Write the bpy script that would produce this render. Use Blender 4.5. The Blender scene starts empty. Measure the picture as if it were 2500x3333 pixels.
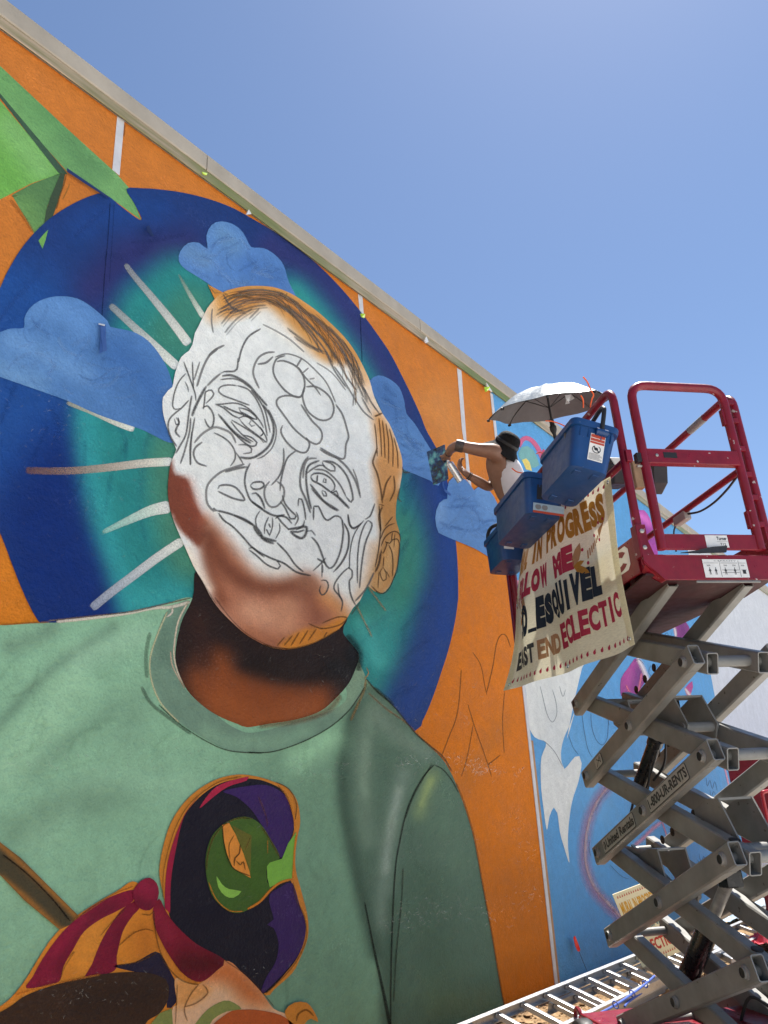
import bpy, bmesh, math, random
import numpy as np
from mathutils import Vector, Matrix
from mathutils.geometry import delaunay_2d_cdt

random.seed(7)
scene = bpy.context.scene
COL = scene.collection

# ------------------------------------------------------------------ camera
# world: x runs along the painted wall, y points at the wall, z is up (metres)
D = 3.85                      # distance from the photographer to the wall
EYE = Vector((0.0, 0.0, 1.6))
CX = Vector((0.6112949, -0.79002213, -0.0467287))
CU = Vector((-0.25769948, -0.25453217, 0.93209675))
CF = Vector((0.74827102, 0.55774403, 0.35918252))
FPX = 2520.0                  # focal length in pixels of the 2500 x 3333 photograph
cam_data = bpy.data.cameras.new('camera')
cam = bpy.data.objects.new('camera', cam_data)
COL.objects.link(cam)
cam_data.sensor_fit = 'VERTICAL'
cam_data.sensor_height = 36.0
cam_data.lens = 36.0 * FPX / 3333.0
cam_data.clip_start = 0.05
cam_data.clip_end = 3000
cam.matrix_world = Matrix(((CX.x, CU.x, -CF.x, EYE.x), (CX.y, CU.y, -CF.y, EYE.y), (CX.z, CU.z, -CF.z, EYE.z), (0, 0, 0, 1)))
scene.camera = cam

# ------------------------------------------------------------------ sky, sun, exposure
SUN_EL, SUN_AZ = math.radians(67), math.radians(2.0)      # azimuth from +x (along the wall), a hair behind the wall plane
world = bpy.data.worlds.new('World')
scene.world = world
world.use_nodes = True
wn = world.node_tree
bg = wn.nodes['Background']
sky = wn.nodes.new('ShaderNodeTexSky')
sky.sky_type = 'NISHITA'
sky.sun_disc = False
sky.sun_elevation = SUN_EL
sky.sun_rotation = math.pi / 2 - SUN_AZ
sky.altitude = 600
sky.air_density = 1.0
sky.dust_density = 0.45
sky.ozone_density = 3.4
wn.links.new(sky.outputs[0], bg.inputs[0])
bg.inputs[1].default_value = 0.074
sun_d = bpy.data.lights.new('sun', 'SUN')
sun_d.energy = 5.0
sun_d.angle = math.radians(0.53)
sun_d.color = (1.0, 0.95, 0.88)
sun = bpy.data.objects.new('sun', sun_d)
COL.objects.link(sun)
SUNV = Vector((math.cos(SUN_EL) * math.cos(SUN_AZ), math.cos(SUN_EL) * math.sin(SUN_AZ), math.sin(SUN_EL)))
sun.rotation_euler = SUNV.to_track_quat('Z', 'Y').to_euler()
sun.location = (0, 0, 30)
scene.view_settings.view_transform = 'Standard'
scene.view_settings.look = 'None'
scene.view_settings.gamma = 1
scene.view_settings.use_curve_mapping = False
scene.view_settings.exposure = 1.06
scene.cycles.transparent_max_bounces = 40
scene.cycles.max_bounces = 6

# ------------------------------------------------------------------ helpers
def ray(x, y):
    return CX * (x - 1250.0) - CU * (y - 1666.5) + CF * FPX
def on_wall(x, y, yy=D):
    d = ray(x, y)
    return EYE + d * (yy / d.y)
def at_depth(x, y, z):
    return EYE + ray(x, y) * (z / FPX)
def on_ground(x, y, z=0.0):
    d = ray(x, y)
    return EYE + d * ((z - EYE.z) / d.z)
def to_px(p):
    q = Vector(p) - EYE
    k = q.dot(CF)
    return (1250 + FPX * q.dot(CX) / k, 1666.5 - FPX * q.dot(CU) / k)

def srgb(v):
    v = np.asarray(v, float) / 255.0
    return np.where(v <= 0.04045, v / 12.92, ((v + 0.055) / 1.055) ** 2.4)
def lin(r, g, b):
    a = srgb((r, g, b))
    return (float(a[0]), float(a[1]), float(a[2]), 1.0)

WORLD = {}
def link(o, parent=None, keep=True):
    COL.objects.link(o)
    if parent is not None:
        o.parent = parent
        if keep and parent in WORLD:
            o.matrix_parent_inverse = WORLD[parent].inverted()
    return o
def tag(o, label=None, cat=None, group=None, kind=None):
    if label: o['label'] = label
    if cat: o['category'] = cat
    if group: o['group'] = group
    if kind: o['kind'] = kind
    return o
def empty(name, m, label=None, cat=None, group=None):
    o = bpy.data.objects.new(name, None)
    o.empty_display_size = 0.1
    COL.objects.link(o)
    o.matrix_world = m
    WORLD[o] = m.copy()
    tag(o, label, cat, group)
    return o

class MB:
    """collects geometry for ONE mesh object"""
    def __init__(s): s.v = []; s.f = []; s.m = []
    def add(s, vs, fs, mi=0):
        n = len(s.v)
        s.v += [tuple(v) for v in vs]
        s.f += [tuple(i + n for i in f) for f in fs]
        s.m += [mi] * len(fs)
        return s
    def box(s, a, b, mi=0):
        x0, x1 = sorted((a[0], b[0])); y0, y1 = sorted((a[1], b[1])); z0, z1 = sorted((a[2], b[2]))
        return s.add([(x0, y0, z0), (x1, y0, z0), (x1, y1, z0), (x0, y1, z0), (x0, y0, z1), (x1, y0, z1), (x1, y1, z1), (x0, y1, z1)],
                     [(3, 2, 1, 0), (4, 5, 6, 7), (0, 1, 5, 4), (1, 2, 6, 5), (2, 3, 7, 6), (3, 0, 4, 7)], mi)
    def bar(s, p, q, up, h, w, mi=0):
        """solid bar from p to q; h across 'up', w sideways"""
        p = Vector(p); q = Vector(q); d = (q - p).normalized(); sd = d.cross(Vector(up)).normalized(); u = sd.cross(d)
        c = [(-1, -1), (1, -1), (1, 1), (-1, 1)]
        vs = [e + sd * (a * w / 2) + u * (b * h / 2) for e in (p, q) for a, b in c]
        return s.add(vs, [(3, 2, 1, 0), (4, 5, 6, 7), (0, 1, 5, 4), (1, 2, 6, 5), (2, 3, 7, 6), (3, 0, 4, 7)], mi)
    def hollow(s, p, q, side, h, w, t, ch=0.008):
        """open-ended rectangular steel tube with softened edges"""
        p = Vector(p); q = Vector(q); d = (q - p).normalized(); sd = Vector(side); sd = (sd - d * sd.dot(d)).normalized(); u = sd.cross(d).normalized()
        def ring(hh, ww, c):
            a, b = ww / 2, hh / 2
            return [(a - c, -b), (a, -b + c), (a, b - c), (a - c, b), (-a + c, b), (-a, b - c), (-a, -b + c), (-a + c, -b)]
        ro = ring(h, w, ch); ri = ring(h - 2 * t, w - 2 * t, ch * 0.6)
        vs = [e + sd * x + u * z for e in (p, q) for r in (ro, ri) for x, z in r]
        fs = []
        for i in range(8):
            j = (i + 1) % 8
            fs += [(i, j, 16 + j, 16 + i), (8 + j, 8 + i, 24 + i, 24 + j), (j, i, 8 + i, 8 + j), (16 + i, 16 + j, 24 + j, 24 + i)]
        return s.add(vs, fs)
    def tube(s, path, r, n=10, caps=True, mi=0, r2=None):
        path = [Vector(p) for p in path]
        rs = r if isinstance(r, (list, tuple)) else [r] * len(path)
        t0 = (path[1] - path[0]).normalized()
        a = Vector((0, 0, 1)) if abs(t0.z) < 0.9 else Vector((1, 0, 0))
        u = t0.cross(a).normalized()
        vs = []
        for i, p in enumerate(path):
            t = (path[min(i + 1, len(path) - 1)] - path[max(i - 1, 0)]).normalized()
            u = (u - t * u.dot(t)).normalized(); w = t.cross(u)
            for k in range(n):
                g = 2 * math.pi * k / n
                vs.append(p + u * (math.cos(g) * rs[i]) + w * (math.sin(g) * (rs[i] if r2 is None else r2)))
        fs = []
        for i in range(len(path) - 1):
            for k in range(n):
                j = (k + 1) % n
                fs.append((i * n + k, i * n + j, (i + 1) * n + j, (i + 1) * n + k))
        if caps:
            fs.append(tuple(range(n - 1, -1, -1))); fs.append(tuple((len(path) - 1) * n + k for k in range(n)))
        return s.add(vs, fs, mi)
    def lathe(s, c, ax, prof, n=20, mi=0):
        """prof: (radius, height) pairs along axis ax from c"""
        ax = Vector(ax).normalized(); a = Vector((0, 0, 1)) if abs(ax.z) < 0.9 else Vector((1, 0, 0))
        u = ax.cross(a).normalized(); w = ax.cross(u); c = Vector(c)
        vs = [c + ax * h + (u * math.cos(2 * math.pi * k / n) + w * math.sin(2 * math.pi * k / n)) * max(r, 1e-5) for r, h in prof for k in range(n)]
        fs = [(i * n + k, i * n + (k + 1) % n, (i + 1) * n + (k + 1) % n, (i + 1) * n + k) for i in range(len(prof) - 1) for k in range(n)]
        return s.add(vs, fs, mi)
    def prism(s, pts, ext, mi=0):
        """closed polygon (3-D points) pushed along ext"""
        n = len(pts); e = Vector(ext)
        vs = [Vector(p) for p in pts] + [Vector(p) + e for p in pts]
        fs = [tuple(range(n)), tuple(range(2 * n - 1, n - 1, -1))] + [(i + n, (i + 1) % n + n, (i + 1) % n, i) for i in range(n)]
        return s.add(vs, fs, mi)
    def build(s, name, mat, parent=None, smooth=False, bevel=0, keep=True):
        me = bpy.data.meshes.new(name)
        me.from_pydata(s.v, [], s.f)
        ms = mat if isinstance(mat, (list, tuple)) else [mat]
        for m in ms: me.materials.append(m)
        if len(ms) > 1: me.polygons.foreach_set('material_index', s.m)
        bm = bmesh.new(); bm.from_mesh(me); bmesh.ops.recalc_face_normals(bm, faces=bm.faces)
        bm.to_mesh(me); bm.free()
        if smooth:
            me.polygons.foreach_set('use_smooth', [True] * len(me.polygons))
            try: me.set_sharp_from_angle(angle=math.radians(42))
            except Exception: pass
        o = bpy.data.objects.new(name, me)
        link(o, parent, keep)
        if bevel:
            b = o.modifiers.new('bevel', 'BEVEL'); b.width = bevel; b.segments = 2; b.limit_method = 'ANGLE'; b.angle_limit = math.radians(50)
        return o

def smooth_path(pts, closed=False, step=None, n=8):
    """Catmull-Rom through points of any dimension"""
    P = [np.asarray(p, float) for p in pts]
    m = len(P); out = []
    for i in range(m if closed else m - 1):
        g = lambda k: P[k % m] if closed else P[min(max(k, 0), m - 1)]
        p0, p1, p2, p3 = g(i - 1), g(i), g(i + 1), g(i + 2)
        k = n if step is None else max(1, int(np.linalg.norm(p2 - p1) / step))
        for j in range(k):
            t = j / k
            out.append(0.5 * (2 * p1 + (p2 - p0) * t + (2 * p0 - 5 * p1 + 4 * p2 - p3) * t * t + (3 * p1 - p0 - 3 * p2 + p3) * t ** 3))
    if not closed: out.append(P[-1])
    return out

# ------------------------------------------------------------------ materials
def new_mat(name):
    m = bpy.data.materials.new(name); m.use_nodes = True
    nt = m.node_tree
    return m, nt, nt.nodes['Principled BSDF']
def noise(nt, scale, detail=4, rough=0.55, vec=None):
    n = nt.nodes.new('ShaderNodeTexNoise'); n.inputs['Scale'].default_value = scale; n.inputs['Detail'].default_value = detail; n.inputs['Roughness'].default_value = rough
    if vec is not None: nt.links.new(vec, n.inputs['Vector'])
    return n
def ramp(nt, src, stops):
    r = nt.nodes.new('ShaderNodeValToRGB'); e = r.color_ramp.elements
    e[0].position = stops[0][0]; e[0].color = stops[0][1]; e[1].position = stops[-1][0]; e[1].color = stops[-1][1]
    for p, c in stops[1:-1]: x = e.new(p); x.color = c
    nt.links.new(src, r.inputs[0]); return r
def mixc(nt, fac, a, b, mode='MIX'):
    m = nt.nodes.new('ShaderNodeMix'); m.data_type = 'RGBA'; m.blend_type = mode
    if isinstance(fac, (int, float)): m.inputs[0].default_value = fac
    else: nt.links.new(fac, m.inputs[0])
    for k, x in ((6, a), (7, b)):
        if isinstance(x, tuple): m.inputs[k].default_value = x
        else: nt.links.new(x, m.inputs[k])
    return m.outputs[2]
def bump(nt, bs, src, strength, dist):
    b = nt.nodes.new('ShaderNodeBump'); b.inputs['Strength'].default_value = strength; b.inputs['Distance'].default_value = dist
    nt.links.new(src, b.inputs['Height']); nt.links.new(b.outputs[0], bs.inputs['Normal']); return b
def math_node(nt, op, a, b=None):
    m = nt.nodes.new('ShaderNodeMath'); m.operation = op
    for k, x in ((0, a), (1, b)):
        if x is None: continue
        if isinstance(x, (int, float)): m.inputs[k].default_value = x
        else: nt.links.new(x, m.inputs[k])
    return m.outputs[0]
G = lambda v: (v, v, v, 1)

def simple(name, col, rough=0.5, metal=0.0, var=0.12, scale=14, spec=0.5, bmp=0.0, bscale=60, chips=None, coat=0.0, rim=None):
    m, nt, bs = new_mat(name)
    tc = nt.nodes.new('ShaderNodeTexCoord').outputs['Object']
    n = noise(nt, scale, 5, 0.6, tc)
    c = mixc(nt, 1.0, col, ramp(nt, n.outputs[0], [(0.3, G(1 - var)), (0.7, G(1 + var))]).outputs[0], 'MULTIPLY')
    if chips:       # scuffed paint: small spots of another colour
        cc, cs, th = chips
        k = noise(nt, cs, 3, 0.5, tc)
        c = mixc(nt, ramp(nt, k.outputs[0], [(th, G(0)), (th + 0.02, G(1))]).outputs[0], c, cc)
    nt.links.new(c, bs.inputs['Base Color'])
    r = noise(nt, scale * 2.3, 4, 0.6, tc)
    nt.links.new(ramp(nt, r.outputs[0], [(0.3, G(max(0, rough - 0.1))), (0.7, G(min(1, rough + 0.12)))]).outputs[0], bs.inputs['Roughness'])
    bs.inputs['Metallic'].default_value = metal
    bs.inputs['Specular IOR Level'].default_value = spec
    if coat: bs.inputs['Coat Weight'].default_value = coat
    if bmp: bump(nt, bs, noise(nt, bscale, 4, 0.6, tc).outputs[0], bmp, 0.01)
    return m

def paint_material(name, alpha):
    """artist's paint over trowelled stucco; colour comes from the painted colour attribute"""
    m, nt, bs = new_mat(name)
    at = nt.nodes.new('ShaderNodeAttribute'); at.attribute_name = 'paint'
    tc = nt.nodes.new('ShaderNodeTexCoord').outputs['Object']
    v = noise(nt, 5.0, 4, 0.68, tc)
    c = mixc(nt, 1.0, at.outputs['Color'], ramp(nt, v.outputs[0], [(0.28, G(0.92)), (0.72, G(1.08))]).outputs[0], 'MULTIPLY')
    gr = noise(nt, 110, 2, 0.7, tc)
    c = mixc(nt, 1.0, c, ramp(nt, gr.outputs[0], [(0.3, G(0.92)), (0.7, G(1.07))]).outputs[0], 'MULTIPLY')
    br = noise(nt, 16, 3, 0.6, tc)
    c = mixc(nt, 1.0, c, ramp(nt, br.outputs[0], [(0.3, G(0.94)), (0.7, G(1.06))]).outputs[0], 'MULTIPLY')
    # glints of light on the stucco relief, put into the colour as pale flecks
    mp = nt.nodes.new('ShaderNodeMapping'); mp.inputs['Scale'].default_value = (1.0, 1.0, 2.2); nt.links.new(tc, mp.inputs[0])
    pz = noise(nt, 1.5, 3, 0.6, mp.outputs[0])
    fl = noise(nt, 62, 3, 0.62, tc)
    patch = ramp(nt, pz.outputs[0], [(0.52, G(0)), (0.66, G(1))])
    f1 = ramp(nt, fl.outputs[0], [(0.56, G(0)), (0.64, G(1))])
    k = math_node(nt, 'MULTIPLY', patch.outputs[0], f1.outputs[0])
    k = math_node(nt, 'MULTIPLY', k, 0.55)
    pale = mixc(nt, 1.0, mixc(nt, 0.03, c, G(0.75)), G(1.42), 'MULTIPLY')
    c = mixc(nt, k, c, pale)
    nt.links.new(c, bs.inputs['Base Color'])
    nt.links.new(ramp(nt, v.outputs[0], [(0.3, G(0.5)), (0.7, G(0.7))]).outputs[0], bs.inputs['Roughness'])
    bs.inputs['Specular IOR Level'].default_value = 0.2
    h1 = noise(nt, 48, 4, 0.62, tc)
    h2 = v
    h = math_node(nt, 'ADD', math_node(nt, 'MULTIPLY', h1.outputs[0], 0.55), math_node(nt, 'MULTIPLY', h2.outputs[0], 1.0))
    bump(nt, bs, h, 0.65, 0.03)
    if alpha:
        # spray mist: grainy thin paint
        g2 = noise(nt, 210, 2, 0.6, tc)
        a = math_node(nt, 'MULTIPLY', at.outputs['Alpha'], ramp(nt, g2.outputs[0], [(0.3, G(0.72)), (0.62, G(1.0))]).outputs[0])
        nt.links.new(a, bs.inputs['Alpha'])
    return m
def mist_material(name):
    """thin sprayed or pencilled colour lying over the paint"""
    m, nt, bs = new_mat(name)
    at = nt.nodes.new('ShaderNodeAttribute'); at.attribute_name = 'paint'
    tc = nt.nodes.new('ShaderNodeTexCoord').outputs['Object']
    g2 = noise(nt, 130, 2, 0.65, tc)
    nt.links.new(at.outputs['Color'], bs.inputs['Base Color']); bs.inputs['Roughness'].default_value = 0.6; bs.inputs['Specular IOR Level'].default_value = 0.12
    nt.links.new(math_node(nt, 'MULTIPLY', at.outputs['Alpha'], ramp(nt, g2.outputs[0], [(0.3, G(0.62)), (0.6, G(1.0))]).outputs[0]), bs.inputs['Alpha'])
    return m
M = {}
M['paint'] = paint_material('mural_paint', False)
M['mist'] = mist_material('mural_spray_mist')
M['red'] = simple('red_machine_enamel', (0.185, 0.005, 0.015, 1), 0.36, 0, 0.22, 9, 0.5, 0.10, 30, ((0.45, 0.40, 0.38, 1), 22, 0.70))
M['grey'] = simple('warm_grey_machine_enamel', (0.205, 0.203, 0.190, 1), 0.42, 0, 0.22, 5, 0.5, 0.08, 30, ((0.07, 0.062, 0.05, 1), 24, 0.70))
M['shaded_red'] = simple('red_with_painted_shade', (0.035, 0.003, 0.005, 1), 0.6, 0, 0.4, 6)  # machine red darkened: the shade under the platform is put into the colour
M['steel'] = simple('worn_pin_steel', (0.38, 0.37, 0.34, 1), 0.42, 0.55, 0.25, 20)
M['black'] = simple('black_rubber', (0.012, 0.012, 0.013, 1), 0.55, 0, 0.2, 20)
M['blackgloss'] = simple('black_oiled_cylinder', (0.010, 0.010, 0.011, 1), 0.28, 0, 0.2, 15)
M['bin'] = simple('blue_polypropylene', (0.007, 0.050, 0.175, 1), 0.38, 0, 0.16, 7, 0.5, 0.05, 60, ((0.16, 0.20, 0.26, 1), 34, 0.735))
M['alu'] = simple('ladder_aluminium', (0.46, 0.465, 0.47, 1), 0.36, 0.6, 0.10, 25, 0.5)
M['coping'] = simple('weathered_coping', (0.42, 0.37, 0.295, 1), 0.7, 0, 0.16, 2.5, 0.3, 0.12, 25)
M['label'] = simple('white_sticker', (0.70, 0.70, 0.68, 1), 0.45, 0, 0.08, 20)
M['labelred'] = simple('sticker_red_ink', (0.42, 0.06, 0.03, 1), 0.5)
M['ink'] = simple('sticker_black_ink', (0.02, 0.02, 0.022, 1), 0.5)
M['inkgrey'] = simple('sticker_grey_ink', (0.22, 0.22, 0.22, 1), 0.5)
M['control'] = simple('dark_grey_control_plastic', (0.035, 0.035, 0.037, 1), 0.5, 0, 0.15, 12)
M['white'] = simple('white_plastic', (0.75, 0.75, 0.74, 1), 0.45)
M['orange_cord'] = simple('fluorescent_orange_cord', (0.95, 0.16, 0.03, 1), 0.5)
M['wood'] = simple('raw_timber', (0.42, 0.28, 0.15, 1), 0.75, 0, 0.25, 18)
M['rope'] = simple('blue_rope', (0.06, 0.12, 0.46, 1), 0.7, 0, 0.25, 60)

# ------------------------------------------------------------------ ground
def ground_h(x, y):
    d = max(0.0, 1.0 - abs(y - 3.85) / 6.0)
    return 0.028 * math.sin(x * 2.1 + y * 1.3) * math.cos(y * 1.7 - x * 0.6) + 0.014 * math.sin(5.3 * x + 1.0) * math.sin(4.7 * y) - 0.03
gm, nt, bs = new_mat('dry_dirt')
tc = nt.nodes.new('ShaderNodeTexCoord').outputs['Object']
n1 = noise(nt, 0.9, 6, 0.65, tc); n2 = noise(nt, 9, 6, 0.7, tc); n3 = noise(nt, 55, 4, 0.7, tc)
c = ramp(nt, n2.outputs[0], [(0.25, (0.15, 0.09, 0.045, 1)), (0.45, (0.32, 0.215, 0.12, 1)), (0.62, (0.42, 0.30, 0.185, 1)), (0.8, (0.52, 0.41, 0.29, 1))]).outputs[0]
c = mixc(nt, 1.0, c, ramp(nt, n1.outputs[0], [(0.3, (0.72, 0.70, 0.66, 1)), (0.7, (1.12, 1.1, 1.05, 1))]).outputs[0], 'MULTIPLY')
c = mixc(nt, 1.0, c, ramp(nt, n3.outputs[0], [(0.3, G(0.62)), (0.7, G(1.25))]).outputs[0], 'MULTIPLY')
nt.links.new(c, bs.inputs['Base Color']); bs.inputs['Roughness'].default_value = 0.95; bs.inputs['Specular IOR Level'].default_value = 0.15
bump(nt, bs, math_node(nt, 'ADD', n2.outputs[0], math_node(nt, 'MULTIPLY', n3.outputs[0], 0.5)), 0.9, 0.03)
M['dirt'] = gm
vs = []; fs = []
xs = [-400, -120, -40, -12] + list(np.arange(-4, 24.01, 0.25)) + [30, 45, 90, 200, 700]
ys = [-700, -200, -60, -20, -8] + list(np.arange(-3, 4.3, 0.25)) + [8, 30, 120, 400, 900]
for x in xs:
    for y in ys:
        vs.append((x, y, ground_h(x, y) if (-4 < x < 24 and -3 < y < 4.3) else -0.03))
for i in range(len(xs) - 1):
    for j in range(len(ys) - 1):
        a = i * len(ys) + j
        fs.append((a, a + len(ys), a + len(ys) + 1, a + 1))
tag(MB().add(vs, fs).build('ground', M['dirt'], None, True), kind='structure')
# unseen pale concrete, added to bounce sunlight onto the wall; reaches the dirt strip
cm, nt, bs = new_mat('bounce_concrete')
tc = nt.nodes.new('ShaderNodeTexCoord').outputs['Object']
n1 = noise(nt, 0.7, 6, 0.6, tc); n2 = noise(nt, 30, 4, 0.7, tc)
c = mixc(nt, 1.0, (0.60, 0.58, 0.54, 1), ramp(nt, n1.outputs[0], [(0.3, G(0.86)), (0.7, G(1.08))]).outputs[0], 'MULTIPLY')
c = mixc(nt, 1.0, c, ramp(nt, n2.outputs[0], [(0.3, G(0.9)), (0.7, G(1.08))]).outputs[0], 'MULTIPLY')
nt.links.new(c, bs.inputs['Base Color']); bs.inputs['Roughness'].default_value = 0.9
bump(nt, bs, n2.outputs[0], 0.3, 0.01)
tag(MB().box((-60, -60, -0.2), (90, 1.25, 0.012)).build('bounce_pavement', cm, bevel=0.01), kind='structure')
# loose clods, gravel and scraps nobody could count
def rock(c, r, rng):
    base = [(0, 0, 1), (0.9, 0, 0.25), (0.28, 0.85, 0.25), (-0.72, 0.53, 0.25), (-0.72, -0.53, 0.25), (0.28, -0.85, 0.25), (0, 0, -0.6)]
    a = rng.uniform(0, 6.28); ca, sa = math.cos(a), math.sin(a); sq = rng.uniform(0.45, 0.9)
    vs = []
    for x, y, z in base:
        k = rng.uniform(0.7, 1.25) * r
        vs.append((c[0] + (x * ca - y * sa) * k, c[1] + (x * sa + y * ca) * k, c[2] + z * k * sq))
    return vs, [(0, 1, 2), (0, 2, 3), (0, 3, 4), (0, 4, 5), (0, 5, 1), (6, 2, 1), (6, 3, 2), (6, 4, 3), (6, 5, 4), (6, 1, 5)]
rng = random.Random(3)
mb = MB()
for k in range(2600):
    x = rng.uniform(4.6, 16); y = 3.8 - abs(rng.gauss(0, 1.1))
    if rng.random() < 0.45: x = rng.uniform(5.2, 8.8)
    r = min(0.05, 0.006 + rng.expovariate(90))
    mb.add(*rock((x, y, ground_h(x, y) + r * 0.2), r, rng))
M['clod'] = simple('dirt_clods', (0.36, 0.235, 0.13, 1), 0.95, 0, 0.45, 6, 0.1)
tag(mb.build('loose_gravel', M['clod']), 'loose dry clods and gravel scattered along the foot of the wall', 'gravel', kind='stuff')

# ------------------------------------------------------------------ painter's kit for the mural
GAIN = np.array((1.30, 1.26, 1.10))
def paintcol(c):
    return np.clip(srgb(c) * GAIN, 0, 0.93)
CROP = {'c1': (0, 0, .51236), 'c2': (800, 300, .5425), 'c3': (0, 850, .54244), 'c4': (500, 900, .56497), 'c5': (0, 1900, .51236), 'c6': (0, 2500, .66305),
        'c7': (800, 1900, .64767), 'h': (1550, 1150, .57264), 'i': (1550, 2233, .57264), 'j': (1840, 1860, .39783), 'k': (1840, 2480, .39783),
        'l': (1500, 2800, .42194), 'z': (1350, 1350, .24111), 't': (1980, 1900, .31344), 'g': (1980, 1180, .3616), 's': (0, 0, 1.0), 'e1': (540, 1180, .37815), 'e2': (760, 1460, .45168), 'e3': (640, 1600, .39916), 'e4': (1020, 1640, .32563)}
def P(*args):
    """'crop','x,y x,y ...' pairs -> points in photograph pixels"""
    out = []
    for a in range(0, len(args), 2):
        ox, oy, s = CROP[args[a]]
        for t in args[a + 1].split():
            x, y = t.split(','); out.append((ox + float(x) * s, oy + float(y) * s))
    return out
def seg_dist(q, pts, closed=False):
    d = np.full(len(q), 1e9); n = len(pts)
    if n == 1: return np.hypot(q[:, 0] - pts[0][0], q[:, 1] - pts[0][1])
    for i in range(n if closed else n - 1):
        a = np.array(pts[i]); b = np.array(pts[(i + 1) % n]); ab = b - a
        t = np.clip(((q - a) @ ab) / max(1e-9, ab @ ab), 0, 1)
        d = np.minimum(d, np.hypot(*(q - (a + t[:, None] * ab)).T))
    return d
def inside(q, pts):
    r = np.zeros(len(q), bool); n = len(pts)
    for i in range(n):
        x1, y1 = pts[i]; x2, y2 = pts[(i + 1) % n]
        if y1 == y2: continue
        k = ((y1 > q[:, 1]) != (y2 > q[:, 1])) & (q[:, 0] < (x2 - x1) * (q[:, 1] - y1) / (y2 - y1) + x1)
        r ^= k
    return r
def shade(q, base, ops):
    """airbrush: sRGB colour at each photograph pixel q"""
    c = np.tile(np.array(base, float), (len(q), 1))
    for o in ops:
        if o[0] == 'p':      # soft-edged area
            pts = smooth_path(o[3], True, n=4); d = seg_dist(q, pts, True); sd = np.where(inside(q, pts), d, -d)
            w = np.clip(0.5 + sd / (2 * o[2]), 0, 1); w = w * w * (3 - 2 * w) * (o[4] if len(o) > 4 else 1)
        elif o[0] == 's':    # soft stroke
            pts = smooth_path(o[3], False, n=5) if len(o[3]) > 2 else o[3]
            w = np.exp(-(seg_dist(q, pts) / o[2]) ** 2) * (o[4] if len(o) > 4 else 1)
        else:                # straight fade
            a = np.array(o[2]); b = np.array(o[3]); ab = b - a
            w = np.clip(((q - a) @ ab) / (ab @ ab), 0, 1) * (o[4] if len(o) > 4 else 1)
        c = c * (1 - w[:, None]) + np.array(o[1], float) * w[:, None]
    return c
def set_paint(me, rgb, alpha=None):
    at = me.color_attributes.new('paint', 'FLOAT_COLOR', 'POINT')
    a = np.ones((len(me.vertices), 4), np.float32); a[:, :3] = rgb
    if alpha is not None: a[:, 3] = alpha
    at.data.foreach_set('color', a.ravel())
LAYER = 0.0011
def paint(name, pts, base, layer, parent, ops=None, res=13, smooth=True, label=None):
    """one painted shape: a coat of paint on the stucco at its own layer"""
    out = [tuple(p) for p in (smooth_path(pts, True, step=14) if smooth else pts)]
    V = [Vector(p) for p in out]; n = len(V)
    if ops:
        a = np.array(out); x0, y0 = a.min(0); x1, y1 = a.max(0)
        gx, gy = np.meshgrid(np.arange(x0, x1, res), np.arange(y0, y1, res)); gx = gx + (np.arange(gx.shape[0]) % 2)[:, None] * res / 2
        q = np.stack([gx.ravel(), gy.ravel()], 1)
        q = q[inside(q, out)]; q = q[seg_dist(q, out, True) > res * 0.45]
        V += [Vector(p) for p in q]
    r = delaunay_2d_cdt(V, [], [list(range(n))], 1, 1e-4)
    vs, fs = r[0], r[2]
    yy = D - LAYER * layer
    pos = [on_wall(v.x, v.y) for v in vs]
    me = bpy.data.meshes.new(name)
    me.from_pydata([(p.x, yy, p.z) for p in pos], [], [tuple(reversed(f)) for f in fs])
    me.materials.append(M['paint'])
    q = np.array([(v.x, v.y) for v in vs])
    c = shade(q, base, ops or [])
    set_paint(me, paintcol(c))
    o = bpy.data.objects.new(name, me)
    link(o, parent)
    if label: o['label'] = label
    return o
def strokes_each(name, items, layer, parent, label=None):
    for it in items: strokes(name, [it], layer, parent, label)
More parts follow.
